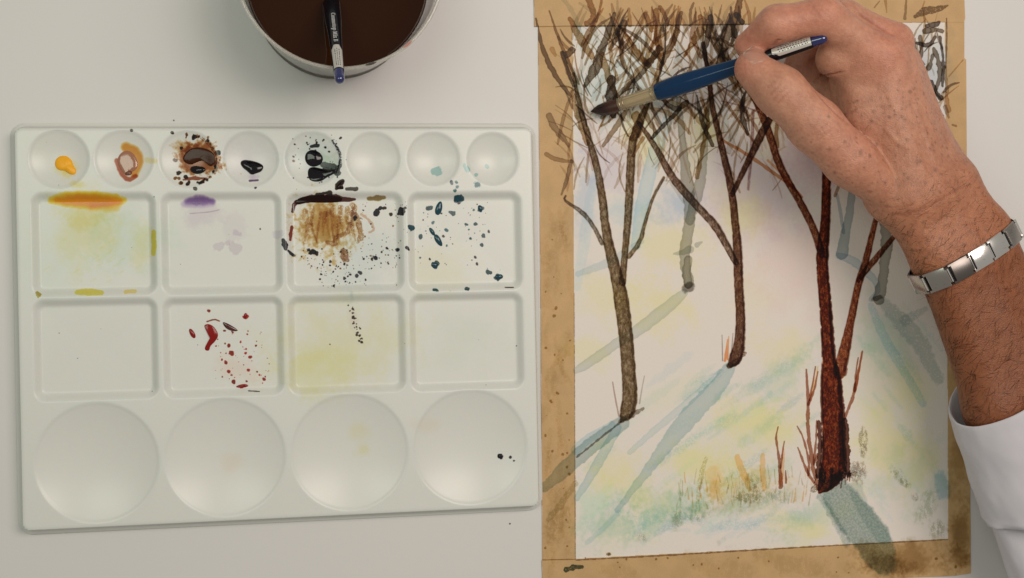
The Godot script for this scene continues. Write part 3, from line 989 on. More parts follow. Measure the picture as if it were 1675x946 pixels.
func build_held_brush() -> void:
	var tip := spot(967, 186, 0.0045)
	var end := spot(1353, 61, 0.100)
	var L := (end - tip).length() * 1000.0
	var root := thing("paintbrush", "blue round watercolour brush held between thumb and finger, brown paint on its tip", "brush", tip)
	var ax := (end - tip).normalized()
	var z := Vector3.ZERO
	var f := L / 398.0  # frame widths along the brush
	# hair: dark wet point, then pale fibres in a clear quill
	var seg := 40
	var rows := []
	var cols := PackedColorArray()
	var u := ax.cross(Vector3.UP).normalized()
	var w := u.cross(ax).normalized()
	var prof := [[0, 0.15], [3, 1.0], [8, 2.4], [16, 4.2], [26, 5.0], [38, 5.2], [50, 4.9], [56, 4.7], [70, 4.75], [90, 4.8], [112, 4.9], [122, 4.9]]
	for p in prof:
		var row := []
		for k in seg:
			var t := TAU * k / seg
			var fibre := rng.randf()
			var rr: float = p[1] * (1.0 - 0.10 * fibre)
			var bend := Vector3.ZERO
			if p[0] < 26:
				bend = -u * (26.0 - p[0]) * 0.06 * MM
			row.append(ax * (p[0] * f * MM) + (u * cos(t) + w * sin(t)) * rr * MM + bend)
			var c := Color(0.012, 0.006, 0.004)
			if p[0] > 22:
				c = c.lerp(Color(0.045, 0.012, 0.004), smoothstep(22, 34, p[0]))
			if p[0] > 50:
				c = c.lerp(Color(0.20, 0.12, 0.045).lerp(Color(0.42, 0.31, 0.16), noise_b.get_noise_1d(k * 9.0) + 0.5), smoothstep(50, 60, p[0]))
			cols.append(c)
		rows.append(row)
	var hm := mat(Color(1, 1, 1), 0.35, 0.5)
	hm.vertex_color_use_as_albedo = true
	obj("bristles", skin(rows, true, true, cols), hm, root)
	var clear := StandardMaterial3D.new()
	clear.transparency = BaseMaterial3D.TRANSPARENCY_ALPHA
	clear.albedo_color = Color(0.9, 0.86, 0.74, 0.14)
	clear.roughness = 0.06
	obj("clear_quill", turned(z, ax, [[50 * f, 4.75], [56 * f, 5.0], [80 * f, 5.2], [118 * f, 5.5]], 28), clear, root)
	var wire := mat(Color(0.45, 0.36, 0.22), 0.3)
	wire.metallic = 0.8
	for s in [54, 60, 109, 114]:
		obj("wire_band", turned(z, ax, [[(s - 0.8) * f, 4.9], [(s - 0.3) * f, 5.25 + (s - 54) * 0.006], [(s + 0.3) * f, 5.25 + (s - 54) * 0.006], [(s + 0.8) * f, 4.9]], 24), wire, root)
	var blue := mat(Color(0.003, 0.028, 0.085), 0.14, 0.4)
	obj("blue_grip", turned(z, ax, [[116 * f, 0.0], [116 * f, 5.4], [117 * f, 6.2], [128 * f, 6.9], [150 * f, 7.6], [175 * f, 7.6], [205 * f, 6.8], [235 * f, 6.0], [262 * f, 5.6], [285 * f, 5.4]], 36, 0.55), blue, root)
	var dark := mat(Color(0.004, 0.0045, 0.008), 0.16, 0.45)
	var dd := L - 10.0
	obj("handle", turned(z, ax, [[285 * f, 5.4], [dd - 30, 5.0], [dd, 4.0]], 24), dark, root)
	var tipm := mat(Color(0.006, 0.012, 0.10), 0.08, 0.5)
	tipm.clearcoat_enabled = true
	tipm.clearcoat_roughness = 0.05
	obj("blue_tip", turned(z, ax, [[dd, 3.9], [dd + 1, 3.85], [dd + 6, 3.75], [dd + 7.8, 3.4], [dd + 9.2, 2.6], [dd + 9.8, 1.5], [dd + 10.0, 0.0]], 20), tipm, root)
	# the silver foil with its print on the upper facet, measured from the blue end
	var silver := mat(Color(0.60, 0.58, 0.55), 0.34, 0.5)
	silver.metallic = 0.35
	var rear := Node3D.new()
	var ax2 := -ax
	var u2 := ax2.cross(Vector3.UP).normalized()
	var w2 := u2.cross(ax2).normalized()
	var lean2 := (w2 + u2 * 0.45 * (1.0 if u2.z < 0 else -1.0)).normalized()
	var side2 := lean2.cross(ax2).normalized() * -1.0
	var before := root.get_child_count()
	label_patch(root, ax2, ax2.cross(lean2).normalized(), lean2, 10.6, 38.0, silver, 4.0, 0.034)
	for i in range(before, root.get_child_count()):
		root.get_child(i).position = ax * L * MM
	rear.free()

# ---- the watercolour and its tape ---------------------------------------
func build_painting() -> void:
	var base := spot(1240, 460)
	var cv := Canvas.new(self, 0.012, -0.235, 0.358, 0.47, 0.00033, 0.0007, seen(178, 163, 146))
	var top := flat([[873, -16], [1576, -16], [1578, 30], [1576, 37], [1545, 36.5], [1240, 39], [935, 42.5], [874, 44]])
	var left := flat([[880, 38], [935.5, 42], [938, 470], [940.5, 915], [887, 920], [884, 470]])
	var bottom := flat([[886, 916.5], [940, 914], [1240, 898], [1550, 881.5], [1587, 880], [1587.5, 938], [1560, 942], [1200, 957], [888, 972]])
	var right := flat([[1545.5, 33], [1577, 33], [1577, 95], [1580, 98], [1582, 400], [1587.5, 884], [1551, 883], [1549, 480]])
	for p in [top, left, bottom, right]:
		cv.fill(p, seen(152, 118, 77), 0.06)
	paint_picture(cv)
	var pic := cv.picture()
	var paper := StandardMaterial3D.new()
	paper.albedo_texture = pic
	paper.roughness = 0.8
	paper.metallic_specular = 0.35
	paper.texture_repeat = false
	var tape := paper.duplicate() as StandardMaterial3D
	tape.roughness = 0.55
	var n := FastNoiseLite.new()
	n.seed = 4
	n.frequency = 0.16
	n.fractal_octaves = 3
	var nt := NoiseTexture2D.new()
	nt.width = 1024
	nt.height = 1024
	nt.seamless = true
	nt.noise = n
	paper.heightmap_enabled = true
	paper.heightmap_texture = nt
	paper.heightmap_scale = 0.012
	tape.heightmap_enabled = true
	tape.heightmap_texture = nt
	tape.heightmap_scale = 0.006
	var root := thing("watercolor_painting", "watercolour of bare winter trees and blue shadows taped down with brown paper tape", "painting", Vector3(base.x, 0, base.z))
	var parts := [
		["paper", flat([[915, 22], [1560, 16], [1566, 900], [918, 934]]), 0.0, 0.0005, paper],
		["tape_strip", left, 0.0002, 0.0008, tape], ["tape_strip", right, 0.0002, 0.0008, tape],
		["tape_strip", top, 0.0003, 0.0011, tape], ["tape_strip", bottom, 0.0003, 0.0011, tape],
	]
	for p in parts:
		var poly: PackedVector2Array = p[1]
		var shifted := PackedVector2Array()
		for q in poly:
			shifted.append(q - Vector2(base.x, base.z))
		var o := Vector2(base.x, base.z)
		obj(p[0], slab(shifted, p[2], p[3], func(q: Vector2) -> Vector2: return cv.uv(q + o)), p[4], root)

# a branch: body, darker edges on the shaded side, dry bark texture
func limb(cv: Canvas, pts: Array, col: Color, dark: Color, amount := 0.95, edge_amt := 0.45) -> void:
	cv.stroke(pts, col, amount * 1.05, {"rough": 0.13, "edge": 0.1, "grain": 0.4, "gx": 0.5, "gy": 0.25, "soft": 1.5})
	var edge_l := []
	var edge_r := []
	var core := []
	for i in pts.size():
		var a: Array = pts[maxi(i - 1, 0)]
		var b: Array = pts[mini(i + 1, pts.size() - 1)]
		var d := Vector2(b[0] - a[0], b[1] - a[1]).normalized()
		var nrm := Vector2(-d.y, d.x)
		if nrm.x < 0:
			nrm = -nrm
		var p: Array = pts[i]
		var hw: float = p[2] * 0.5
		var j := rng.randf_range(0.5, 0.95)
		edge_r.append([p[0] + nrm.x * hw * 0.78, p[1] + nrm.y * hw * 0.78, maxf(p[2] * 0.36 * j, 1.6)])
		edge_l.append([p[0] - nrm.x * hw * 0.92, p[1] - nrm.y * hw * 0.92, maxf(p[2] * 0.16 * j, 1.4)])
		core.append([p[0], p[1], p[2] * 0.92])
	cv.stroke(edge_r, dark, edge_amt, {"rough": 0.3, "dry": 0.06, "gx": 0.4, "gy": 0.2, "soft": 2.6})
	cv.stroke(edge_l, dark, edge_amt, {"rough": 0.3, "dry": 0.06, "gx": 0.4, "gy": 0.2, "soft": 2.0})
	cv.stroke(core, dark, edge_amt * 0.5, {"rough": 0.2, "dry": 0.42, "gx": 0.7, "gy": 0.4, "edge": 0.0, "soft": 4.0})
	cv.stroke(core, dark, 0.28, {"rough": 0.3, "dry": 0.56, "gx": 1.6, "gy": 0.9, "edge": 0.0})

func paint_picture(cv: Canvas) -> void:
	var blue := tint(148, 152, 142)
	var mist := tint(166, 165, 154)
	var teal := tint(154, 160, 143)
	var yellow := tint(189, 174, 127)
	var lilac := tint(176, 160, 160)
	# first washes: lavender and yellow light through the whole sheet
	for a in [[1240, 300, 150, 120, tint(180, 160, 154), 0.8], [1290, 420, 110, 120, tint(188, 165, 149), 0.9], [1000, 260, 80, 70, tint(176, 161, 158), 0.9], [1110, 335, 62, 42, tint(156, 156, 162), 0.9], [1330, 250, 90, 80, tint(186, 160, 148), 0.9], [1030, 345, 50, 50, tint(164, 164, 162), 0.8], [1010, 130, 120, 110, tint(164, 166, 164), 0.7], [1200, 110, 120, 100, tint(168, 160, 164), 0.7], [1255, 190, 44, 110, tint(190, 173, 138), 0.8], [1520, 110, 60, 90, tint(156, 158, 158), 0.7], [958, 330, 26, 120, tint(162, 158, 158), 0.7], [1060, 240, 36, 60, tint(190, 174, 138), 0.8], [1150, 210, 30, 50, tint(190, 172, 130), 0.7], [1215, 355, 60, 50, tint(190, 174, 136), 0.7], [1440, 560, 70, 60, tint(170, 168, 150), 0.6]]:
		cv.wash(a[0], a[1], a[2], a[3], 0.0, a[4], a[5])
	for a in [[1090, 400, 90, 70, 0.6], [1080, 500, 90, 60, 0.7], [990, 490, 70, 60, 0.5], [960, 580, 60, 40, 0.5], [1040, 215, 40, 90, 0.5], [1150, 230, 40, 60, 0.45], [1210, 340, 60, 60, 0.35], [1250, 690, 110, 60, 0.8], [1160, 760, 120, 50, 0.7], [1030, 800, 90, 40, 0.6], [1440, 730, 80, 90, 0.75], [1500, 760, 50, 80, 0.6], [1490, 640, 60, 60, 0.5], [1300, 860, 120, 30, 0.6], [1000, 760, 60, 60, 0.5], [1280, 570, 80, 50, 0.5], [1230, 480, 70, 60, 0.2]]:
		cv.wash(a[0], a[1], a[2], a[3], 0.3, yellow, a[4])
	for a in [[1200, 720, 190, 90, 0.55], [1050, 850, 130, 60, 0.5], [1450, 640, 110, 150, 0.5], [1330, 870, 150, 30, 0.5], [1100, 640, 80, 40, 0.4]]:
		cv.wash(a[0], a[1], a[2], a[3], -0.5, tint(184, 174, 140), a[4])
	for a in [[1090, 830, 110, 40, 0.6], [1000, 860, 80, 40, 0.55], [1210, 800, 120, 30, 0.45], [1490, 780, 70, 80, 0.45], [1320, 850, 80, 26, 0.55], [1460, 560, 60, 90, 0.35], [1270, 620, 80, 40, 0.4]]:
		cv.wash(a[0], a[1], a[2], a[3], -0.5, tint(164, 164, 140), a[4], {"ragged": 0.8, "hard": 0.15})
	# snow shadows: broken blue-green strokes slanting down to the left
	for i in 40:
		var x := rng.randf_range(950, 1330)
		var y := rng.randf_range(600, 880)
		if y < 700 and x < 1060:
			continue
		var l := rng.randf_range(30, 110)
		cv.stroke([[x + l * 0.5, y - l * 0.38, rng.randf_range(4, 9)], [x, y, rng.randf_range(8, 24)], [x - l * 0.5, y + l * 0.36, 3]], [mist, teal, blue, tint(170, 172, 150)][i % 4], rng.randf_range(0.2, 0.5), {"soft": 7.0, "rough": 0.6, "dry": rng.randf_range(0.1, 0.45)})
	for i in 26:
		var x := rng.randf_range(1400, 1545)
		var y := rng.randf_range(520, 875)
		var l := rng.randf_range(25, 80)
		cv.stroke([[x - l * 0.4, y - l * 0.5, 4], [x, y, rng.randf_range(7, 20)], [x + l * 0.4, y + l * 0.5, 4]], [mist, teal, tint(166, 168, 146)][i % 3], rng.randf_range(0.2, 0.45), {"soft": 7.0, "rough": 0.6, "dry": rng.randf_range(0.15, 0.45)})
	for i in 6:
		var x := rng.randf_range(960, 1240)
		cv.stroke([[x + 70, 870 - rng.randf() * 30, 5], [x, 872 - rng.randf() * 40, 18], [x - 60, 890 - rng.randf() * 30, 6]], mist, 0.4, {"soft": 3.0, "dry": 0.3, "rough": 0.5})
	for p in [[1300, 590, 60, 14], [1260, 620, 70, 16], [1330, 560, 40, 10], [1130, 640, 60, 12], [1100, 820, 110, 26], [1000, 840, 70, 30], [1310, 845, 70, 22], [1250, 700, 60, 14], [1190, 640, 30, 8]]:
		cv.wash(p[0], p[1], p[2], p[3], -0.55, teal, 0.45, {"dry": 0.15, "ragged": 0.8})
	cv.wash(970, 830, 40, 60, 0.5, tint(160, 172, 140), 0.5)
	cv.wash(1090, 850, 90, 22, -0.1, tint(160, 164, 152), 0.55, {"dry": 0.3, "ragged": 0.7})
	cv.wash(1230, 820, 110, 18, -0.2, tint(164, 158, 138), 0.6, {"dry": 0.35, "ragged": 0.8})
	# distant trees
	cv.stroke([[1040, 402, 16], [1047, 350, 22], [1060, 290, 24], [1075, 235, 22], [1092, 200, 18], [1104, 160, 10]], tint(160, 162, 153), 1.0, {"soft": 1.5, "edge": 0.6})
	cv.stroke([[1050, 395, 8], [1000, 428, 16], [945, 448, 9]], tint(158, 156, 146), 0.7, {"soft": 2.0})
	cv.stroke([[944, 470, 12], [955, 400, 20], [962, 340, 18], [975, 280, 12]], tint(170, 168, 160), 0.6, {"soft": 2.0})
	cv.stroke([[1127, 462, 18], [1119, 425, 17], [1122, 400, 20], [1130, 350, 19], [1124, 300, 22], [1118, 250, 14], [1114, 200, 11], [1108, 150, 7]], tint(138, 127, 108), 1.1, {"edge": 0.3, "rough": 0.25})
	cv.stroke([[1128, 360, 16], [1143, 310, 20], [1149, 280, 15], [1154, 215, 10], [1160, 160, 6]], tint(142, 132, 114), 1.05, {"edge": 0.3, "rough": 0.25})
	cv.stroke([[1128, 408, 14], [1114, 414, 8], [1102, 415, 3]], tint(140, 134, 122), 0.7)
	cv.stroke([[1140, 400, 9], [1148, 396, 3]], tint(140, 134, 122), 0.7)
	cv.wash(1125, 470, 13, 9, -0.4, tint(86, 76, 64), 0.9, {"hard": 0.6})
	cv.stroke([[1126, 425, 14], [1122, 445, 15], [1126, 465, 14]], tint(110, 98, 78), 0.6, {"edge": 0.8})
	cv.stroke([[1118, 480, 15], [1085, 508, 22], [1045, 540, 20], [1010, 560, 16], [960, 596, 17], [942, 606, 10]], tint(152, 146, 130), 0.75, {"soft": 1.5, "edge": 0.5})
	cv.stroke([[1378, 414, 22], [1382, 385, 17], [1390, 350, 14], [1394, 310, 13], [1400, 260, 10]], tint(134, 133, 124), 1.05, {"edge": 0.3})
	cv.stroke([[1380, 380, 6], [1374, 340, 6], [1369, 318, 5]], tint(128, 130, 124), 0.7)
	cv.stroke([[1372, 418, 10], [1395, 425, 16], [1420, 446, 14], [1440, 470, 10], [1425, 490, 8]], tint(138, 142, 138), 0.7, {"soft": 1.5, "edge": 0.5})
	cv.stroke([[1437, 488, 22], [1445, 460, 17], [1446, 430, 18], [1452, 400, 22], [1446, 360, 16], [1440, 320, 12]], tint(122, 112, 96), 1.0, {"edge": 0.4, "rough": 0.3})
	cv.wash(1437, 487, 15, 7, -0.2, tint(82, 74, 64), 0.85, {"hard": 0.6})
	cv.stroke([[1445, 495, 18], [1478, 530, 34], [1505, 560, 30], [1535, 620, 20]], tint(140, 139, 126), 0.6, {"dry": 0.16, "rough": 0.5, "soft": 6.0})
	cv.stroke([[1425, 500, 12], [1445, 550, 18], [1475, 600, 16], [1510, 660, 14]], tint(150, 158, 150), 0.7, {"dry": 0.25, "soft": 2.0})
	cv.stroke([[1480, 525, 20], [1515, 505, 8]], tint(140, 139, 126), 0.5, {"dry": 0.2, "soft": 4.0})
	# the three long cast shadows
	cv.stroke([[1018, 692, 24], [985, 715, 26], [952, 742, 28], [925, 766, 26], [890, 798, 16]], tint(136, 137, 125), 0.85, {"soft": 2.2, "edge": 0.3, "rough": 0.3})
	cv.stroke([[1000, 696, 14], [965, 716, 16], [942, 736, 18]], tint(150, 156, 148), 0.7, {"soft": 1.5})
	cv.stroke([[1010, 700, 14], [985, 745, 18], [962, 785, 14], [943, 815, 10]], tint(146, 150, 142), 0.75, {"soft": 1.5, "edge": 0.5})
	cv.stroke([[1016, 690, 3], [975, 722, 3], [943, 748, 3]], tint(84, 72, 62), 0.7, {"rough": 0.6})
	cv.stroke([[1192, 604, 24], [1172, 636, 30], [1140, 668, 34], [1112, 700, 32], [1085, 735, 24], [1050, 782, 14], [1010, 835, 8]], tint(148, 150, 138), 0.9, {"soft": 2.2, "edge": 0.3, "rough": 0.3})
	cv.stroke([[1178, 606, 6], [1130, 655, 14], [1075, 700, 12], [1030, 740, 8]], tint(156, 158, 146), 0.7, {"soft": 1.5, "edge": 0.5})
	cv.stroke([[1012, 838, 8], [990, 862, 10], [960, 888, 8]], tint(156, 158, 146), 0.6, {"soft": 2.0})
	cv.stroke([[1368, 806, 54], [1384, 828, 60], [1402, 852, 66], [1424, 876, 66], [1436, 900, 62], [1447, 922, 40]], tint(122, 125, 111), 0.9, {"soft": 7.0, "edge": 0.1, "grain": 0.5, "rough": 0.5, "gx": 0.8, "gy": 0.8})
	cv.stroke([[1400, 800, 24], [1415, 840, 22], [1445, 880, 24]], tint(140, 142, 126), 0.5, {"soft": 5.0, "grain": 0.5})
	cv.stroke([[1340, 812, 10], [1362, 845, 12], [1386, 888, 14]], tint(110, 116, 106), 0.45, {"soft": 5.0, "rough": 0.5, "dry": 0.15})
	cv.wash(1540, 790, 18, 30, -0.4, tint(134, 146, 142), 0.8, {"hard": 0.5})
	cv.wash(1518, 830, 26, 36, 0.3, tint(140, 138, 112), 0.6, {"dry": 0.4, "ragged": 0.8})
	cv.wash(1535, 865, 16, 18, 0.3, tint(120, 114, 90), 0.6, {"dry": 0.45, "ragged": 0.8})
	# undergrowth
	cv.wash(1412, 722, 8, 26, 0.05, tint(100, 88, 66), 0.8, {"dry": 0.45, "ragged": 0.6, "hard": 0.4})
	cv.wash(1405, 766, 14, 22, -0.2, tint(104, 86, 70), 0.8, {"dry": 0.42, "ragged": 0.8, "hard": 0.4})
	cv.wash(1106, 852, 12, 22, 0.2, tint(140, 126, 96), 0.7, {"dry": 0.35, "hard": 0.4})
	cv.wash(1130, 846, 26, 14, 0.1, tint(144, 132, 106), 0.6, {"dry": 0.4, "ragged": 0.8})
	cv.stroke([[1140, 830, 5], [1145, 780, 9], [1155, 750, 6]], tint(150, 136, 98), 0.6, {"dry": 0.4})
	cv.wash(1222, 812, 34, 10, 0.0, tint(128, 112, 84), 0.75, {"dry": 0.35, "ragged": 0.9, "hard": 0.4})
	cv.wash(1270, 812, 44, 12, -0.1, tint(150, 140, 120), 0.6, {"dry": 0.42, "ragged": 0.9})
	cv.wash(1240, 795, 22, 16, 0.4, tint(110, 92, 64), 0.7, {"dry": 0.45, "ragged": 0.9})
	cv.wash(1050, 880, 20, 12, 0.5, tint(130, 124, 108), 0.6, {"dry": 0.45})
	cv.wash(1480, 790, 30, 10, 0.9, tint(118, 108, 84), 0.7, {"dry": 0.5, "ragged": 0.9})
	cv.wash(1495, 812, 10, 8, 0.4, tint(110, 100, 80), 0.7, {"dry": 0.4})
	for a in [[1230, 790, 70, 36, tint(184, 158, 118), 0.6], [1175, 790, 30, 40, tint(188, 152, 110), 0.6], [1260, 815, 80, 22, tint(170, 160, 132), 0.6], [1190, 825, 80, 22, tint(170, 158, 130), 0.6], [1120, 840, 60, 24, tint(168, 162, 136), 0.6]]:
		cv.wash(a[0], a[1], a[2], a[3], -0.1, a[4], a[5], {"ragged": 0.8})
	for k in 90:
		var x := rng.randf_range(1100, 1330)
		var y := rng.randf_range(790, 840) - (x - 1100) * 0.06
		cv.stroke([[x, y, 2.5], [x + rng.randf_range(-4, 5), y - rng.randf_range(8, 26), 1.2]], [tint(150, 132, 96), tint(128, 112, 84), tint(176, 120, 70), tint(140, 138, 110)][k % 4], rng.randf_range(0.2, 0.55), {"dry": rng.randf_range(0.0, 0.25), "rough": 0.5})
	var rust := tint(194, 140, 88)
	cv.stroke([[1206, 748, 9], [1212, 765, 13], [1220, 785, 12], [1226, 800, 6]], rust, 0.7, {"soft": 2.0, "rough": 0.3})
	cv.stroke([[1248, 745, 9], [1247, 770, 10], [1250, 800, 7]], rust, 0.65, {"soft": 2.0, "rough": 0.3})
	cv.wash(1168, 802, 15, 26, 0.0, tint(192, 152, 106), 0.7)
	# ---- the standing trees ----
	var b1 := tint(112, 90, 62)
	var d1 := tint(78, 58, 42)
	var b2 := tint(98, 64, 42)
	var d2 := tint(62, 40, 30)
	var b3 := tint(114, 50, 21)
	var d3 := tint(56, 26, 16)
	# far fine branches behind
	cv.stroke([[1118, 330, 5], [1088, 285, 4], [1070, 320, 3]], tint(150, 140, 124), 0.6)
	limb(cv, [[1028, 420, 7], [1047, 397, 7], [1056, 360, 5], [1068, 322, 4], [1086, 290, 4]], b1, d1, 0.75)
	limb(cv, [[985, 398, 7], [970, 368, 6], [952, 346, 7], [932, 334, 4], [922, 326, 3], [925, 320, 2]], tint(112, 98, 80), d1, 0.75)
	limb(cv, [[1018, 462, 11.9], [1022, 415, 10.2], [1027, 360, 11.9], [1031, 290, 14.4], [1033, 235, 12.8], [1046, 200, 13.6], [1060, 168, 6.8]], b1, d1)
	limb(cv, [[1016, 690, 3.9], [1026, 676, 25], [1031, 650, 25], [1028, 600, 23.4], [1024, 550, 23.4], [1018, 500, 25], [1010, 455, 21.8], [998, 412, 17.2], [990, 370, 14], [985, 320, 12.5], [978, 280, 11.7], [970, 250, 10.9], [958, 210, 9.4], [946, 165, 7], [938, 120, 4.7]], b1, d1)
	cv.stroke([[1014, 688, 6], [1030, 680, 10], [1052, 668, 5]], d1, 0.5, {"rough": 0.5, "dry": 0.15})
	cv.stroke([[1012, 680, 2.5], [1006, 650, 2.5], [1002, 625, 2]], tint(130, 100, 84), 0.7)
	cv.stroke([[1046, 660, 2.5], [1050, 635, 2], [1054, 615, 1.5]], tint(130, 116, 100), 0.6)
	limb(cv, [[1204, 430, 9], [1188, 400, 11], [1170, 368, 13], [1145, 342, 12], [1118, 312, 14], [1096, 285, 12], [1078, 250, 10], [1062, 224, 8], [1044, 200, 5]], tint(118, 94, 72), d2)
	limb(cv, [[1198, 318, 8], [1210, 292, 8], [1228, 256, 11], [1246, 218, 14], [1262, 190, 10], [1266, 188, 6]], b2, d2)
	limb(cv, [[1192, 600, 5.3], [1203, 588, 22.9], [1210, 562, 17.6], [1212, 520, 15], [1208, 460, 15], [1207, 410, 15], [1203, 365, 12.3], [1197, 310, 12.3], [1186, 262, 11.4], [1176, 220, 9.7], [1166, 180, 8.8], [1160, 130, 7], [1150, 70, 6.2]], b2, d2)
	cv.stroke([[1190, 597, 5], [1204, 592, 12], [1219, 578, 6]], tint(84, 58, 40), 0.6, {"rough": 0.5, "dry": 0.15})
	for p in [[1186, 590, 1190, 555, 5], [1190, 588, 1192, 550, 3], [1182, 590, 1181, 548, 2], [1196, 585, 1199, 545, 2]]:
		cv.stroke([[p[0], p[1], p[4]], [p[2], p[3], 1.2]], tint(176, 96, 50) if p[4] > 2 else tint(110, 94, 80), 0.75)
	cv.stroke([[1180, 228, 4], [1222, 252, 6], [1262, 280, 6], [1296, 304, 5], [1312, 322, 4]], tint(150, 92, 54), 0.8)
	cv.stroke([[1256, 262, 4], [1286, 290, 5], [1308, 320, 4]], tint(176, 116, 70), 0.7)
	cv.stroke([[1180, 230, 3], [1228, 165, 4], [1236, 150, 3]], tint(120, 84, 60), 0.6)
	cv.stroke([[1180, 165, 2.5], [1225, 175, 2.5], [1262, 196, 3]], tint(120, 84, 80), 0.6)
	limb(cv, [[1224, 310, 3], [1230, 240, 5], [1232, 180, 4]], tint(150, 116, 104), tint(110, 80, 70), 0.6)
	cv.stroke([[1272, 240, 6], [1269, 215, 8], [1273, 195, 5], [1290, 225, 3]], tint(112, 76, 48), 0.8)
	limb(cv, [[1344, 416, 13], [1334, 380, 12], [1312, 335, 12], [1292, 302, 12], [1274, 268, 12], [1263, 232, 12], [1252, 200, 13], [1238, 168, 10], [1226, 145, 7]], tint(122, 74, 44), d3)
	limb(cv, [[1436, 346, 7], [1428, 378, 9], [1418, 422, 11], [1406, 458, 12], [1399, 490, 12], [1391, 530, 13], [1383, 568, 18], [1373, 610, 22]], tint(136, 74, 42), d3)
	limb(cv, [[1404, 458, 8], [1430, 426, 10], [1455, 396, 8], [1470, 378, 6]], tint(130, 80, 52), d3)
	limb(cv, [[1340, 806, 3.6], [1352, 790, 30.6], [1362, 772, 43.2], [1364, 745, 39.6], [1363, 715, 37.8], [1362, 665, 37.8], [1360, 622, 36], [1356, 590, 21.6], [1353, 540, 19.8], [1350, 490, 19.8], [1346, 450, 19.8], [1345, 412, 19.8], [1350, 372, 15.3], [1352, 320, 14.4], [1352, 280, 13.5], [1348, 230, 10.8]], b3, d3, 1.1, 0.75)
	cv.stroke([[1352, 780, 14], [1355, 700, 16], [1356, 640, 14], [1352, 560, 8]], tint(160, 84, 34), 0.2, {"dry": 0.42, "rough": 0.5})
	cv.stroke([[1382, 690, 12], [1384, 740, 14], [1388, 775, 10]], d3, 0.8, {"rough": 0.4})
	cv.stroke([[1340, 690, 6], [1341, 740, 8], [1338, 780, 8]], d3, 0.75, {"rough": 0.5})
	for k in 26:
		var x := rng.randf_range(1334, 1392)
		cv.stroke([[x, 765 + rng.randf() * 14, 4], [x - 4 + rng.randf() * 4, 785 + rng.randf() * 20 - absf(x - 1355) * 0.25, 2]], d3, rng.randf_range(0.4, 0.9), {"rough": 0.5, "dry": 0.2})
	cv.stroke([[1332, 800, 10], [1350, 785, 14], [1375, 778, 12], [1398, 775, 8]], tint(84, 66, 46), 0.6, {"dry": 0.35, "rough": 0.6})
	cv.stroke([[1366, 320, 5], [1372, 305, 6], [1378, 290, 4]], tint(120, 88, 62), 0.75)
	# saplings round the foot
	var tw := tint(116, 68, 46)
	for s in [[[1381, 685, 5], [1392, 660, 5], [1398, 640, 7], [1404, 610, 4], [1411, 575, 3]], [[1398, 640, 4], [1400, 610, 3], [1404, 585, 2]], [[1340, 800, 7], [1331, 772, 8], [1325, 735, 7], [1321, 690, 6], [1322, 660, 6], [1319, 605, 3]], [[1322, 662, 5], [1332, 640, 4], [1338, 608, 2]], [[1324, 655, 3], [1330, 625, 3], [1334, 600, 2]], [[1331, 760, 4], [1335, 725, 4], [1336, 688, 2]], [[1334, 792, 5], [1322, 775, 5], [1312, 750, 4], [1305, 732, 2]], [[1322, 778, 4], [1324, 755, 5], [1314, 715, 3], [1304, 697, 2]], [[1335, 752, 5], [1337, 742, 3]], [[1277, 796, 8], [1276, 765, 5], [1271, 728, 4], [1269, 715, 3], [1273, 698, 2]], [[1277, 765, 4], [1280, 740, 3], [1283, 722, 2]], [[1286, 790, 4], [1285, 770, 2]]]:
		cv.stroke(s, tw, 0.85, {"rough": 0.35})
	cv.stroke([[1398, 640, 6], [1406, 605, 4], [1409, 578, 2]], tint(176, 104, 60), 0.5)
	cv.stroke([[1277, 790, 8], [1281, 760, 6], [1282, 735, 3]], tint(190, 120, 76), 0.5)
	cv.stroke([[1325, 655, 4], [1334, 622, 3], [1338, 600, 2]], tint(196, 130, 70), 0.5)
	# ---- the thicket of twigs along the top ----
	var tones := [tint(108, 84, 60), tint(92, 74, 56), tint(132, 100, 66), tint(72, 58, 46), tint(134, 122, 102), tint(146, 143, 128), tint(120, 86, 58), tint(150, 108, 66)]
	var branch := func(x: float, y: float, l: float, a: float, w0: float, col: Color, amt: float) -> void:
		var bend := rng.randf_range(-0.42, 0.42)
		var pts := []
		var px := x
		var py := y
		for k in 4:
			pts.append([px, py, w0 * [0.55, 1.0, 0.8, 0.3][k]])
			px += sin(a) * l / 3.0
			py -= cos(a) * l / 3.0
			a += bend
		cv.stroke(pts, col, amt, {"rough": 0.3, "edge": 0.4})
	for i in 26:
		branch.call(rng.randf_range(925, 1250), rng.randf_range(80, 250), rng.randf_range(60, 120), rng.randf_range(-0.6, 0.6), rng.randf_range(7, 14), tones[4 + (i % 2)], rng.randf_range(0.3, 0.6))
	# long twigs that cross each other and leave diamond gaps
	for i in 74:
		var lean := rng.randf_range(0.18, 0.75) * (1.0 if i % 2 else -1.0)
		var y := 70.0 + 170.0 * pow(rng.randf(), 1.15)
		branch.call(rng.randf_range(930, 1245), y, minf(rng.randf_range(60, 150), y - 8.0), lean, rng.randf_range(3.5, 10.0), tones[[0, 1, 3, 2, 6, 0, 2][rng.randi() % 7]], rng.randf_range(0.6, 1.05))
	for i in 74:
		var y := 60.0 + 165.0 * rng.randf()
		branch.call(rng.randf_range(930, 1245), y, minf(rng.randf_range(30, 80), y - 6.0), rng.randf_range(-1.1, 1.1), rng.randf_range(1.8, 4.5), tones[[0, 1, 3, 6][rng.randi() % 4]], rng.randf_range(0.5, 1.0))
	for i in 26:
		branch.call(rng.randf_range(930, 1240), rng.randf_range(48, 70), rng.randf_range(30, 60), rng.randf_range(-0.5, 0.5), rng.randf_range(4, 9), tones[[0, 1, 4, 6][rng.randi() % 4]], rng.randf_range(0.35, 0.75))
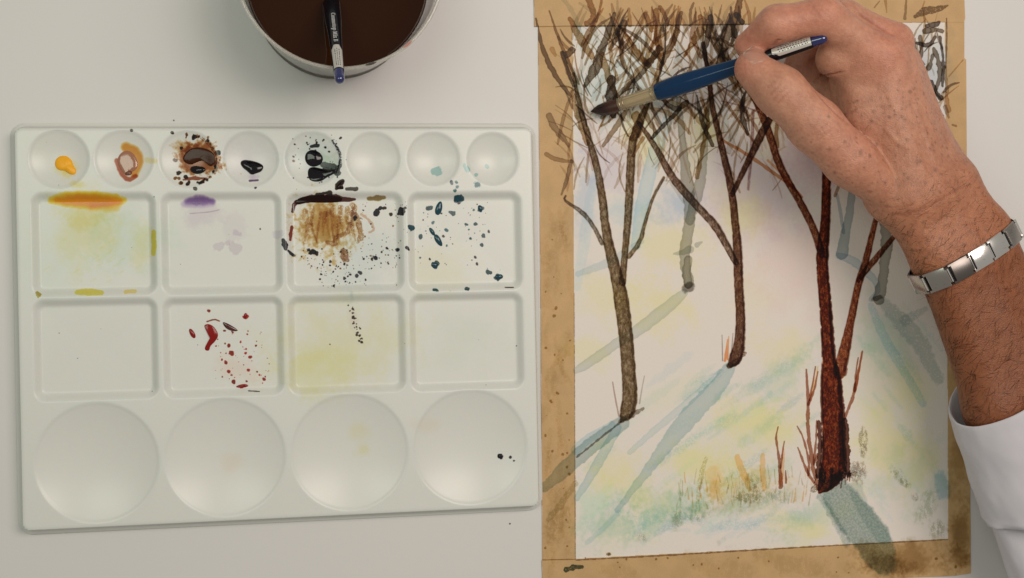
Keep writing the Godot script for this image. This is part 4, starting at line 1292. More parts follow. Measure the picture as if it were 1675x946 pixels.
	for i in 70:
		branch.call(rng.randf_range(930, 1250), rng.randf_range(60, 280), rng.randf_range(20, 60), rng.randf_range(-1.3, 1.3), rng.randf_range(1.2, 2.6), tones[rng.randi() % 4], rng.randf_range(0.4, 0.8))
	for i in 90:
		branch.call(rng.randf_range(925, 1290), rng.randf_range(190, 330), rng.randf_range(30, 90), rng.randf_range(-0.7, 0.7), rng.randf_range(2, 6), [tint(150, 118, 96), tint(136, 112, 84), tint(160, 140, 124), tint(112, 84, 58)][i % 4], rng.randf_range(0.3, 0.65))
	# the strongest twigs, one by one
	for s in [
		[[932, 30, 7], [940, 48, 10], [955, 72, 15], [968, 92, 10]], [[1005, 22, 6], [992, 60, 12], [982, 85, 14], [974, 112, 18], [956, 140, 6]],
		[[985, 90, 10], [996, 130, 12], [1010, 160, 8], [1020, 165, 5]], [[1021, 38, 12], [1010, 60, 8], [998, 80, 5]], [[1024, 60, 8], [1040, 85, 13], [1058, 105, 8]],
		[[1072, 18, 10], [1074, 45, 14], [1078, 75, 12], [1082, 100, 12], [1070, 140, 8]], [[1055, 22, 8], [1066, 50, 7]], [[1078, 80, 12], [1056, 112, 9], [1032, 140, 6], [1026, 156, 4]],
		[[1114, 20, 6], [1104, 62, 12], [1092, 85, 12], [1080, 110, 6]], [[1145, 28, 9], [1152, 40, 18], [1136, 66, 12], [1120, 90, 5]], [[1162, 28, 9], [1160, 55, 12], [1150, 85, 8], [1158, 110, 6]],
		[[1212, -8, 9], [1206, 20, 12], [1192, 50, 14], [1184, 80, 12], [1176, 104, 10]], [[1184, 82, 9], [1196, 104, 6]], [[1204, 24, 10], [1214, 36, 8]],
		[[1000, 130, 14], [1000, 165, 22], [1004, 190, 10]], [[960, 38, 10], [972, 30, 8], [966, 5, 12], [958, -10, 10]], [[975, 34, 5], [982, 10, 4], [985, -10, 3]], [[1080, 12, 7], [1088, 28, 8], [1092, 40, 5]],
		[[936, 82, 12], [924, 92, 9], [918, 85, 6], [926, 108, 6], [938, 140, 5]], [[936, 150, 7], [940, 175, 9], [952, 210, 9], [960, 235, 7]], [[1040, 190, 16], [1046, 205, 18], [1036, 225, 14]],
		[[1122, 168, 10], [1108, 180, 10], [1094, 172, 9], [1082, 160, 5]], [[1112, 178, 8], [1090, 200, 7], [1066, 226, 6]], [[1146, 160, 5], [1160, 190, 7], [1152, 230, 8], [1140, 290, 7]], [[1052, 226, 6], [1042, 240, 6], [1036, 255, 5]],
	]:
		cv.stroke(s, tones[rng.randi() % 4], 1.1, {"rough": 0.3, "edge": 0.4, "grain": 0.4})
	# strokes that ran over onto the tape
	for s in [
		[[898, 190, 10], [905, 205, 12], [920, 225, 10], [930, 238, 5]], [[893, 252, 6], [910, 262, 8], [936, 264, 5]], [[932, 160, 4], [920, 195, 6], [912, 235, 3]], [[934, 262, 4], [928, 290, 8], [918, 318, 3]],
		[[912, 60, 4], [925, 76, 6], [934, 82, 4]], [[902, 80, 8], [908, 90, 6]], [[918, 86, 6], [926, 110, 8], [934, 130, 6]], [[1130, 40, 6], [1128, 20, 6], [1134, 5, 3]], [[1030, 40, 7], [1028, 15, 5]], [[1050, 36, 6], [1056, 20, 8]], [[1003, 20, 6], [1000, 6, 3]],
		[[1450, 20, 2], [1448, 0, 5]], [[1480, 30, 6], [1482, 0, 3]], [[1430, 12, 2], [1438, 2, 2]], [[1508, 14, 2], [1512, 2, 2]], [[1552, 125, 2], [1575, 98, 2]], [[1546, 175, 7], [1552, 192, 4]], [[1558, 204, 3], [1564, 206, 3]], [[1545, 110, 6], [1550, 150, 5]], [[1545, 155, 12], [1552, 180, 8]],
	]:
		cv.stroke(s, tones[rng.randi() % 3], rng.randf_range(0.5, 0.8), {"rough": 0.3, "edge": 0.5})
	cv.stroke([[1497, 27, 6], [1515, 16, 14], [1535, 15, 10], [1550, 9, 3]], tones[1], 0.8, {"rough": 0.3, "dry": 0.15})
	for s in [[[1516, 42, 6], [1530, 40, 10], [1536, 36, 4]], [[1512, 50, 10], [1526, 48, 8], [1542, 50, 8]], [[1505, 60, 8], [1508, 80, 9], [1504, 100, 6]], [[1528, 80, 7], [1536, 100, 9], [1538, 125, 8], [1530, 150, 6]], [[1520, 110, 10], [1526, 90, 5]], [[1538, 60, 4], [1544, 100, 5], [1542, 140, 5]], [[1522, 135, 12], [1528, 150, 14], [1540, 160, 8]], [[1500, 70, 5], [1520, 75, 9], [1530, 60, 5]], [[1524, 150, 6], [1532, 175, 10], [1540, 190, 8]]]:
		cv.stroke(s, tones[3] if rng.randf() < 0.6 else tones[1], 1.0, {"rough": 0.4, "edge": 0.4})
	for i in 26:
		branch.call(rng.randf_range(1490, 1545), rng.randf_range(60, 200), rng.randf_range(20, 60), rng.randf_range(-0.8, 0.8), rng.randf_range(2, 6), tones[rng.randi() % 5], rng.randf_range(0.5, 1.0))
	# pooled paint and edge shadow drawn in along the tape, and its old stains
	cv.stroke([[936, 43, 1.6], [1200, 40, 1.8], [1240, 39.5, 1.4]], tint(70, 56, 44), 0.7, {"rough": 0.5, "dry": 0.1})
	cv.stroke([[1548, 30, 2], [1549, 60, 3], [1547, 110, 2]], tint(70, 56, 44), 0.6, {"rough": 0.5})
	cv.stroke([[942, 916, 2.0], [1100, 908, 2.4], [1240, 899, 2.0], [1550, 882.5, 1.8]], tint(90, 66, 44), 0.6, {"rough": 0.6, "dry": 0.1})
	cv.stroke([[939, 480, 1.2], [940, 700, 1.4], [941, 914, 1.6]], tint(90, 66, 44), 0.45, {"rough": 0.5, "dry": 0.2})
	var k := tint(165, 148, 124)
	for a in [[910, 400, 22, 60, 0.5], [905, 620, 18, 70, 0.45], [915, 830, 26, 50, 0.6], [912, 880, 26, 40, 0.5], [1010, 935, 60, 14, 0.4], [1180, 930, 70, 20, 0.4], [1440, 920, 50, 24, 0.9], [1570, 860, 16, 50, 0.45], [1566, 600, 12, 60, 0.3], [1565, 300, 14, 60, 0.35], [1480, 925, 30, 16, 0.5], [1300, 925, 110, 20, 0.45]]:
		cv.wash(a[0], a[1], a[2], a[3], 0.3, k, a[4], {"ragged": 0.9, "hard": 0.3, "dry": 0.22})
	for a in [[1495, 915, 120, 40, 1.0], [1572, 880, 30, 90, 1.0], [1572, 740, 24, 120, 0.7], [1450, 925, 70, 30, 0.8]]:
		cv.wash(a[0], a[1], a[2], a[3], 0.1, tint(128, 106, 76), a[4] * 0.6, {"ragged": 0.6})  # lower-right shade painted into the tape along with its stains
	cv.stroke([[940, 792, 10], [915, 828, 12], [896, 850, 8]], tint(136, 124, 92), 0.45, {"soft": 2.0, "rough": 0.4, "dry": 0.2})
	cv.stroke([[925, 932, 7], [938, 929, 9], [952, 928, 5]], tint(52, 58, 44), 0.85, {"rough": 0.6, "dry": 0.1})
	cv.stroke([[906, 690, 3], [922, 672, 14], [934, 690, 10]], tint(196, 178, 150), 0.4, {"dry": 0.4})
	for i in 46:
		var e := rng.randf()
		if e < 0.5:
			cv.dot(rng.randf_range(890, 934), rng.randf_range(330, 900), rng.randf_range(1.5, 4.5), tint(110, 80, 46), 0.6)
		else:
			cv.dot(rng.randf_range(950, 1580), rng.randf_range(905, 940), rng.randf_range(1.5, 4.5), tint(100, 74, 44), 0.6)
	for i in 30:
		var y := rng.randf_range(330, 920)
		var x := rng.randf_range(888, 930)
		cv.stroke([[x, y, 5], [x + rng.randf_range(-12, 12), y + rng.randf_range(10, 40), 9], [x + rng.randf_range(-12, 12), y + 50, 4]], tint(165, 144, 112), 0.3, {"soft": 4.0, "dry": 0.35, "rough": 0.5})
	# tape over the tape: the faint line where the strips lap
	cv.stroke([[887, 916, 1.4], [940, 915, 1.4]], tint(100, 74, 46), 0.6)
	cv.stroke([[874, 43.5, 1.2], [935, 42.5, 1.2]], tint(110, 84, 54), 0.5)

# ---- the hand and forearm -----------------------------------------------
var arm_bones := []      # [group, a, ra, b, rb] in metres
var arm_k := [0.0055, 0.0042, 0.0038, 0.0038, 0.0038]
var arm_cell := 0.0012

func bone(group: int, a: Array, b: Array) -> void:
	arm_bones.append([group, hand_spot(a[0], a[1], a[2]), a[3] * MM, hand_spot(b[0], b[1], b[2]), b[3] * MM])

func arm_joints() -> void:
	# wrist and forearm: thumb side, little-finger side, and the middle between them
	bone(0, [1476, 338, 84, 15.5], [1537, 428, 83, 16])
	bone(0, [1562, 302, 76, 15.5], [1611, 380, 77, 16])
	bone(0, [1519, 320, 82, 17], [1574, 404, 81, 18])
	bone(0, [1537, 428, 83, 16], [1629, 668, 76, 20])
	bone(0, [1611, 380, 77, 16], [1730, 620, 72, 23])
	bone(0, [1574, 404, 81, 18], [1680, 645, 76, 25])
	bone(0, [1629, 668, 76, 20], [1660, 770, 68, 15])
	bone(0, [1730, 620, 72, 23], [1740, 730, 68, 15])
	# back of the hand
	bone(0, [1490, 320, 88, 15.5], [1446, 100, 90, 11.5])
	bone(0, [1515, 310, 85, 15], [1462, 66, 82, 11.5])
	bone(0, [1540, 300, 78, 14.5], [1480, 100, 66, 10.5])
	bone(0, [1556, 292, 68, 14], [1492, 142, 48, 9.5])
	bone(0, [1500, 300, 66, 16], [1460, 140, 58, 15])
	bone(0, [1448, 318, 78, 15], [1405, 200, 70, 15])
	# the web between thumb and forefinger
	bone(0, [1420, 190, 80, 14], [1402, 140, 78, 13])
	bone(2, [1420, 112, 84, 13], [1366, 96, 79, 13.5])
	bone(0, [1420, 200, 56, 16], [1390, 130, 54, 14])
	# thumb
	bone(1, [1470, 330, 84, 14], [1390, 262, 88, 16.4])
	bone(1, [1390, 262, 88, 16.4], [1334, 206, 89, 16.8])
	bone(1, [1334, 206, 89, 16.8], [1278, 150, 89, 14.8])
	bone(1, [1278, 150, 89, 14.0], [1230, 110, 82, 10.6])
	bone(1, [1272, 150, 84, 11.5], [1232, 118, 77, 9.0])
	# forefinger
	bone(2, [1452, 110, 88, 12], [1440, 92, 90, 12.6])
	bone(2, [1440, 92, 90, 12.6], [1346, 28, 95, 12.4])
	bone(2, [1346, 28, 95, 12.4], [1270, 40, 88, 11.4])
	bone(2, [1270, 40, 88, 11.4], [1224, 74, 69, 9.6])
	# middle finger, half behind it
	bone(3, [1466, 66, 82, 12], [1380, 30, 78, 11.2])
	bone(3, [1380, 30, 76, 11.2], [1322, 56, 38, 10.5])
	bone(3, [1322, 56, 38, 10.5], [1300, 112, 14, 8.6])
	bone(0, [1410, 165, 40, 15], [1342, 152, 18, 12])
	# ring and little finger, curled below
	bone(4, [1480, 100, 60, 11], [1404, 84, 34, 10.4])
	bone(4, [1404, 84, 34, 10.4], [1318, 112, 17, 10.4])
	bone(4, [1318, 112, 17, 10.4], [1335, 172, 16, 9.2])
	bone(4, [1492, 142, 48, 10], [1420, 134, 20, 9.2])
	bone(4, [1420, 134, 20, 9.2], [1362, 165, 14, 8.2])

var af := PackedFloat32Array()
var an := Vector3i.ZERO
var a0 := Vector3.ZERO

func arm_field() -> void:
	var lo := Vector3(1, 1, 1) * 1e9
	var hi := -lo
	for b in arm_bones:
		for e in [[b[1], b[2]], [b[3], b[4]]]:
			lo = lo.min(e[0] - Vector3.ONE * (e[1] + 0.012))
			hi = hi.max(e[0] + Vector3.ONE * (e[1] + 0.012))
	a0 = lo
	var s := arm_cell
	an = Vector3i(((hi - lo) / s).ceil()) + Vector3i.ONE
	var total := an.x * an.y * an.z
	af.resize(total)
	af.fill(0.02)
	for grp in 5:
		var k: float = arm_k[grp]
		var acc := PackedFloat32Array()
		acc.resize(total)
		var reach := k * 3.0 + s
		var tmin := an
		var tmax := Vector3i.ZERO
		for bn in arm_bones:
			if bn[0] != grp:
				continue
			var a: Vector3 = bn[1]
			var b: Vector3 = bn[3]
			var ra: float = bn[2]
			var rb: float = bn[4]
			var rm := maxf(ra, rb) + reach
			var c0 := Vector3i(((a.min(b) - Vector3.ONE * rm - a0) / s).floor()).clamp(Vector3i.ZERO, an - Vector3i.ONE)
			var c1 := Vector3i(((a.max(b) + Vector3.ONE * rm - a0) / s).ceil()).clamp(Vector3i.ZERO, an - Vector3i.ONE)
			tmin = tmin.min(c0)
			tmax = tmax.max(c1)
			var d := b - a
			var l2 := d.length_squared()
			for z in range(c0.z, c1.z + 1):
				for y in range(c0.y, c1.y + 1):
					var row := (z * an.y + y) * an.x
					var py := a0.y + y * s - a.y
					var pz := a0.z + z * s - a.z
					# skip rows that stay clear of the bone
					for x in range(c0.x, c1.x + 1):
						var px := a0.x + x * s - a.x
						var t := clampf((px * d.x + py * d.y + pz * d.z) / l2, 0.0, 1.0)
						var ex := px - d.x * t
						var ey := py - d.y * t
						var ez := pz - d.z * t
						var r := ra + (rb - ra) * t
						var q := ex * ex + ey * ey + ez * ez
						if q > (r + reach) * (r + reach):
							continue
						acc[row + x] += exp(-(sqrt(q) - r) / k)
		var k2: float = [0.002, 0.0014, 0.007, 0.004, 0.003][grp]
		for z in range(tmin.z, tmax.z + 1):
			for y in range(tmin.y, tmax.y + 1):
				var row := (z * an.y + y) * an.x
				for x in range(tmin.x, tmax.x + 1):
					var v := acc[row + x]
					if v <= 0.0:
						continue
					var d := -k * log(v)
					var o := af[row + x]
					var h := maxf(k2 - absf(d - o), 0.0) / k2
					af[row + x] = minf(d, o) - h * h * k2 * 0.25

func arm_at(p: Vector3) -> float:
	var q := (p - a0) / arm_cell
	var i := Vector3i(q.floor()).clamp(Vector3i.ZERO, an - Vector3i(2, 2, 2))
	var f := (q - Vector3(i)).clamp(Vector3.ZERO, Vector3.ONE)
	var o := (i.z * an.y + i.y) * an.x + i.x
	var sx := an.x
	var sz := an.x * an.y
	var c00 := lerpf(af[o], af[o + 1], f.x)
	var c10 := lerpf(af[o + sx], af[o + sx + 1], f.x)
	var c01 := lerpf(af[o + sz], af[o + sz + 1], f.x)
	var c11 := lerpf(af[o + sz + sx], af[o + sz + sx + 1], f.x)
	return lerpf(lerpf(c00, c10, f.y), lerpf(c01, c11, f.y), f.z)

func arm_normal(p: Vector3) -> Vector3:
	var e := arm_cell * 0.9
	var g := Vector3(arm_at(p + Vector3(e, 0, 0)) - arm_at(p - Vector3(e, 0, 0)), arm_at(p + Vector3(0, e, 0)) - arm_at(p - Vector3(0, e, 0)), arm_at(p + Vector3(0, 0, e)) - arm_at(p - Vector3(0, 0, e)))
	return g.normalized()

# the point where a ray from p along d first meets the skin
func arm_hit(p: Vector3, d: Vector3, far := 0.2) -> Vector3:
	var t := 0.0
	while t < far:
		var v := arm_at(p + d * t)
		if v < 0.0001:
			break
		t += maxf(v * 0.8, 0.0003)
	return p + d * t

func build_arm() -> void:
	arm_joints()
	arm_field()
	var s := arm_cell
	var sx := an.x
	var sz := an.x * an.y
	var ids := PackedInt32Array()
	ids.resize(af.size())
	ids.fill(-1)
	var V := PackedVector3Array()
	var cells := []
	var offs: Array[int] = [0, 1, sx, sx + 1, sz, sz + 1, sz + sx, sz + sx + 1]
	var edges := [[0, 1], [2, 3], [4, 5], [6, 7], [0, 2], [1, 3], [4, 6], [5, 7], [0, 4], [1, 5], [2, 6], [3, 7]]
	var lim := s * 1.8
	for z in an.z - 1:
		for y in an.y - 1:
			var row := (z * an.y + y) * sx
			for x in sx - 1:
				var o := row + x
				if absf(af[o]) > lim:
					continue
				var m := 0
				for c in 8:
					if af[o + offs[c]] < 0.0:
						m |= 1 << c
				if m == 0 or m == 255:
					continue
				var acc := Vector3.ZERO
				var n := 0
				for e in edges:
					if ((m >> e[0]) & 1) != ((m >> e[1]) & 1):
						var va := af[o + offs[e[0]]]
						var vb := af[o + offs[e[1]]]
						var t := va / (va - vb)
						var pa := Vector3(e[0] & 1, (e[0] >> 1) & 1, e[0] >> 2)
						var pb := Vector3(e[1] & 1, (e[1] >> 1) & 1, e[1] >> 2)
						acc += pa.lerp(pb, t)
						n += 1
				ids[o] = V.size()
				V.append(a0 + (Vector3(x, y, z) + acc / n) * s)
				cells.append(o)
	var I := PackedInt32Array()
	for o in cells:
		var f0: float = af[o]
		# quads round the three edges that leave the cell's first corner
		for axis in 3:
			var step: int = [1, sx, sz][axis]
			var f1: float = af[o + step]
			if (f0 < 0.0) == (f1 < 0.0):
				continue
			var u: int = [sx, sz, 1][axis]
			var w: int = [sz, 1, sx][axis]
			if o - u - w < 0:
				continue
			var q := [ids[o], ids[o - u], ids[o - u - w], ids[o - w]]
			if q.has(-1):
				continue
			if f0 < 0.0:
				I.append_array(PackedInt32Array([q[0], q[2], q[1], q[0], q[3], q[2]]))
			else:
				I.append_array(PackedInt32Array([q[0], q[1], q[2], q[0], q[2], q[3]]))
	var N := PackedVector3Array()
	var C := PackedColorArray()
	var cell := FastNoiseLite.new()
	cell.noise_type = FastNoiseLite.TYPE_CELLULAR
	cell.cellular_return_type = FastNoiseLite.RETURN_DISTANCE
	cell.frequency = 1.0
	cell.seed = 9
	cell.fractal_type = FastNoiseLite.FRACTAL_NONE
	var cval := FastNoiseLite.new()
	cval.noise_type = FastNoiseLite.TYPE_CELLULAR
	cval.cellular_return_type = FastNoiseLite.RETURN_CELL_VALUE
	cval.frequency = 1.0
	cval.seed = 9
	cval.fractal_type = FastNoiseLite.FRACTAL_NONE
	var red_at := [[hand_spot(1440, 92, 100), 0.020, 0.55], [hand_spot(1215, 60, 80), 0.020, 0.8], [hand_spot(1346, 24, 104), 0.016, 0.55], [hand_spot(1462, 50, 94), 0.016, 0.5], [hand_spot(1215, 108, 90), 0.016, 0.55], [hand_spot(1390, 240, 100), 0.03, 0.35], [hand_spot(1300, 30, 100), 0.02, 0.5]]
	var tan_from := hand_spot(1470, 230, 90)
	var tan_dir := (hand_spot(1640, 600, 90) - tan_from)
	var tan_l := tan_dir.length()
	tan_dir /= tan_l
	var moles := []
	for mp in [[1403, 165, 1.5], [1424, 255, 1.7], [1408, 249, 1.4], [1465, 188, 1.5], [1455, 192, 1.6], [1531, 233, 1.5], [1460, 75, 1.5], [1432, 82, 1.3], [1517, 218, 1.5], [1524, 236, 1.2], [1475, 178, 1.3], [1490, 150, 1.3], [1400, 180, 1.2], [1445, 262, 1.4], [1480, 285, 1.3], [1500, 268, 1.3], [1540, 285, 1.5], [1552, 255, 1.3]]:
		var top: Vector3 = hand_spot(mp[0], mp[1], 140)
		moles.append([arm_hit(top, (top - eye).normalized(), 0.16), mp[2] * MM])
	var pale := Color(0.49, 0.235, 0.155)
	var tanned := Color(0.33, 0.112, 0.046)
	var flush := Color(0.53, 0.20, 0.135)
	var spot_c := Color(0.17, 0.075, 0.045)
	var lines := []
	for ln in [
		# creases: [points..., width mm, depth mm]
		[[[1338, 121], [1352, 124], [1368, 121], [1388, 114]], 0.9, 1.1], [[[1330, 145], [1352, 170], [1374, 192], [1396, 206]], 0.8, 0.9],
		[[[1262, 78], [1272, 66], [1281, 66]], 0.9, 0.9], [[[1300, 72], [1312, 62], [1330, 58]], 0.8, 0.4],
		[[[1334, 10], [1346, 18], [1352, 32]], 0.7, 0.35], [[[1342, 8], [1354, 18], [1360, 32]], 0.7, 0.35], [[[1326, 10], [1338, 22], [1342, 36]], 0.7, 0.35],
		[[[1256, 24], [1266, 32], [1270, 46]], 0.7, 0.35], [[[1262, 22], [1273, 31], [1277, 44]], 0.7, 0.35],
		[[[1256, 160], [1268, 146], [1284, 132]], 0.7, 0.4], [[[1262, 167], [1276, 151], [1292, 138]], 0.7, 0.4], [[[1270, 172], [1283, 158], [1298, 145]], 0.7, 0.4], [[[1250, 150], [1260, 140], [1272, 126]], 0.7, 0.3],
		[[[1400, 18], [1424, 34], [1452, 52], [1470, 62]], 1.2, 0.9], [[[1324, 226], [1342, 214], [1360, 196]], 0.8, 0.3], [[[1332, 234], [1352, 220], [1370, 204]], 0.8, 0.3],
		[[[1446, 350], [1480, 352], [1520, 338], [1570, 308], [1600, 296]], 1.0, 0.4], [[[1440, 338], [1475, 340], [1510, 328]], 0.9, 0.35],
		# veins and sinews, raised
		[[[1520, 300], [1500, 250], [1482, 200], [1468, 150]], 2.2, -0.8], [[[1535, 280], [1518, 230], [1500, 180], [1486, 130]], 1.8, -0.7], [[[1500, 250], [1470, 235], [1440, 200]], 1.8, -0.6], [[[1560, 380], [1545, 330], [1520, 300]], 2.0, -0.6], [[[1500, 290], [1470, 200], [1446, 120]], 2.6, -0.7], [[[1470, 300], [1445, 270], [1420, 250]], 1.8, -0.5]]:
		var pts := PackedVector3Array()
		var flat_pts: Array = ln[0]
		for k in flat_pts.size() - 1:
			for u in 5:
				var f := u / 5.0
				var hx: float = lerpf(flat_pts[k][0], flat_pts[k + 1][0], f)
				var hy: float = lerpf(flat_pts[k][1], flat_pts[k + 1][1], f)
				var top: Vector3 = hand_spot(hx, hy, 140)
				pts.append(arm_hit(top, (top - eye).normalized(), 0.16))
		var lo := pts[0]
		var hi := pts[0]
		for q in pts:
			lo = lo.min(q)
			hi = hi.max(q)
		var wdt: float = ln[1] * MM
		lines.append([pts, wdt, ln[2] * MM, lo - Vector3.ONE * wdt * 2.5, hi + Vector3.ONE * wdt * 2.5])
	var crease := PackedFloat32Array()
	crease.resize(V.size())
	var grad := PackedVector3Array()
	for i in V.size():
		grad.append(arm_normal(V[i]))
	for ln in lines:
		var pts: PackedVector3Array = ln[0]
		var lo: Vector3 = ln[3]
		var hi: Vector3 = ln[4]
		for i in V.size():
			var p := V[i]
			if p.x < lo.x or p.x > hi.x or p.z < lo.z or p.z > hi.z or p.y < lo.y or p.y > hi.y:
				continue
			var best := 1e9
			var at_end := 0.0
			for k in pts.size() - 1:
				var dv := pts[k + 1] - pts[k]
				var t := clampf((p - pts[k]).dot(dv) / maxf(dv.length_squared(), 1e-12), 0.0, 1.0)
				var d2 := (p - pts[k] - dv * t).length_squared()
				if d2 < best:
					best = d2
					at_end = (k + t) / (pts.size() - 1)
			var g := exp(-best / (ln[1] * ln[1])) * smoothstep(0.0, 0.2, at_end) * smoothstep(1.0, 0.8, at_end)
			V[i] = p - grad[i] * (ln[2] * g)
			if ln[2] > 0:
				crease[i] = maxf(crease[i], g * minf(ln[2] / 0.0008, 1.0))
	N.resize(V.size())
	for k in range(0, I.size(), 3):
		var fn := (V[I[k + 2]] - V[I[k]]).cross(V[I[k + 1]] - V[I[k]])
		N[I[k]] += fn
		N[I[k + 1]] += fn
		N[I[k + 2]] += fn
	for i in V.size():
		N[i] = N[i].normalized()
		if N[i].dot(grad[i]) < 0.0:
			N[i] = -N[i]
	for i in V.size():
		var p := V[i]
		var q := p * 1000.0
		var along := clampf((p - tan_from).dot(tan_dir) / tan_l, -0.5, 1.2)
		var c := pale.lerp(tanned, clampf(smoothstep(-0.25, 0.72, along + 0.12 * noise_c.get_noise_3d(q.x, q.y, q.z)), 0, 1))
		c = c.lerp(Color(c.r * 0.62, c.g * 0.42, c.b * 0.40), crease[i] * 0.8)
		for rd in red_at:
			var dd: float = p.distance_to(rd[0]) / rd[1]
			if dd < 1.6:
				c = c.lerp(flush, rd[2] * exp(-dd * dd * 1.2))
		var blotch := noise_a.get_noise_3d(q.x * 1.6, q.y * 1.6, q.z * 1.6) * 0.16 + noise_b.get_noise_3d(q.x * 1.4, q.y * 1.4, q.z * 1.4) * 0.16
		var tan_shade := smoothstep(0.52, 0.66, along)
		c = c.lerp(Color(0.20, 0.062, 0.023), tan_shade * 0.75)  # deep tan plus lower-right shade, both painted into the forearm skin
		c = Color(c.r * (1 + blotch), c.g * (1 + blotch * 1.35), c.b * (1 + blotch * 1.4))
		if along > -0.22:
			for mo in moles:
				var md: float = p.distance_to(mo[0]) / mo[1]
				if md < 1.0:
					c = c.lerp(spot_c, (1.0 - md * md) * 0.8)
			for sc in [0.22, 0.42]:
				var cd := cell.get_noise_3d(q.x * sc, q.y * sc, q.z * sc) + 1.0
				var cvv := cval.get_noise_3d(q.x * sc, q.y * sc, q.z * sc)
				var big := 0.42 if cvv > 0.6 else 0.3
				if cvv > -0.05 and cd < big:
					c = c.lerp(spot_c, (1.0 - cd / big) * (1.0 if cvv > 0.7 else 0.65))
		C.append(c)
	var m := mat(Color(1, 1, 1), 0.44, 0.5)
	m.vertex_color_use_as_albedo = true
	m.subsurf_scatter_enabled = true
	m.subsurf_scatter_strength = 0.12
	relief(m, 0.05, 30.0, 0.035, 31, 5)
	var base := hand_spot(1575, 400, 0)
	base.y = 0.0
	var root := thing("person", "right hand and tanned forearm in a white sleeve holding the blue brush", "person", base)
	for i in V.size():
		V[i] -= base
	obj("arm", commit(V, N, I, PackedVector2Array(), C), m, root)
	thumb_nail(root, base)
	arm_hair(root, base, V, N)
	person_root = root
	person_at = base

var person_root: Node3D
var person_at := Vector3.ZERO

func thumb_nail(root: Node3D, base: Vector3) -> void:
	var a := hand_spot(1278, 150, 89)
	var b := hand_spot(1230, 110, 82)
	var ax := (b - a).normalized()
	var toward := (Vector3(0, 1, 0) * 0.8 + Vector3(0.42, 0, -0.75)).normalized()
	toward = (toward - ax * toward.dot(ax)).normalized()
	var sd := ax.cross(toward).normalized()
	var len_ := 0.0125
	var rows := []
	var edge := []
	for i in 13:
		var row := []
		var t := i / 12.0
		for j in 15:
			var u := (j - 7) / 7.0
			var half := 1.02 * (1.0 - 0.35 * pow(absf(t * 2.0 - 1.0), 4.0))
			var ang := u * half
			var along := lerpf(-0.0035, 0.0098, t) + 0.0012 * (1.0 - u * u) * (1.0 if t > 0.5 else -1.2) * absf(t * 2 - 1)
			var dir := toward * cos(ang) + sd * sin(ang)
			var from := b + ax * along
			var out_r := 0.001
			while out_r < 0.0135 and arm_at(from + dir * out_r) < 0.0:
				out_r += 0.0002
			var hit := from + dir * out_r
			var lift := 0.0007 * (1.0 - pow(absf(u), 6.0)) - 0.00025
			if i == 0:
				lift -= 0.0004
			if i == 12:
				lift += 0.0003
			row.append(hit + dir * lift - base)
		rows.append(row)
	var m := mat(Color(0.45, 0.225, 0.165), 0.28, 0.5)
	m.subsurf_scatter_enabled = true
	m.subsurf_scatter_strength = 0.1
	var nail := obj("thumb_nail", skin(rows, false, false), m, root)
	nail.set_meta("label", "pale pink thumb nail")
	var tip := []
	for i in [11, 12]:
		tip.append(rows[i])
	var lifted := []
	for r in tip:
		var rr := []
		for p in r:
			rr.append(p + toward * 0.00025)
		lifted.append(rr)
	obj("nail_edge", skin(lifted, false, false), mat(Color(0.58, 0.38, 0.29), 0.35), nail)

func arm_hair(root: Node3D, base: Vector3, V: PackedVector3Array, N: PackedVector3Array) -> void:
	var st := SurfaceTool.new()
	st.begin(Mesh.PRIMITIVE_TRIANGLES)
	var from := hand_spot(1500, 280, 90) - base
	var dir := (hand_spot(1650, 640, 90) - hand_spot(1500, 280, 90))
	var L := dir.length()
	dir /= L
	var across := dir.cross(Vector3.UP).normalized()
	var made := 0
	var tries := 0
	while made < 2000 and tries < 60000:
		tries += 1
		var i := rng.randi() % V.size()
		var p := V[i]
		var n := N[i]
		var t := (p - from).dot(dir) / L
		if t < -0.28 or t > 1.1:
			continue
		if n.y < -0.35:
			continue
		var dens := 0.06 if t < 0.05 else (0.55 if t < 0.3 else 1.0)
		# the thumb side of the forearm is barer
		if n.dot(across) < -0.55 and n.y < 0.55:
			dens *= 0.25
		if rng.randf() > dens:
			continue
		var clump := noise_c.get_noise_3d(p.x * 6000.0, p.y * 6000.0, p.z * 6000.0) * 1.4
		var lay := (across * rng.randf_range(0.3, 1.0) + dir * (rng.randf_range(-0.1, 0.7) + clump) * (1.0 if t > 0.25 else 0.6))
		lay = (lay - n * lay.dot(n)).normalized()
		lay = (lay + n * rng.randf_range(0.12, 0.4)).normalized()
		var l := rng.randf_range(0.004, 0.015) * (0.6 if t < 0.1 else 1.0)
		var wd := 0.00004 + rng.randf() * 0.00004
		var sd := lay.cross(n).normalized()
		var curl := sd * rng.randf_range(-0.3, 0.3)
		var prev := p - n * 0.0004
		var pw := wd
		for k in 3:
			var d := (lay + curl * (k * 0.5) - n * (0.10 * k)).normalized()
			var nx := prev + d * l / 3.0
			var nw: float = wd * [0.85, 0.6, 0.15][k]
			for q in [[prev - sd * pw, n], [prev + sd * pw, n], [nx - sd * nw, n], [nx - sd * nw, n], [prev + sd * pw, n], [nx + sd * nw, n]]:
				st.set_normal(q[1])
				st.add_vertex(q[0])
			prev = nx
			pw = nw
		made += 1
	var h := obj("arm_hair", st.commit(), mat(Color(0.10, 0.045, 0.022), 0.45), root)
	h.set_meta("kind", "stuff")

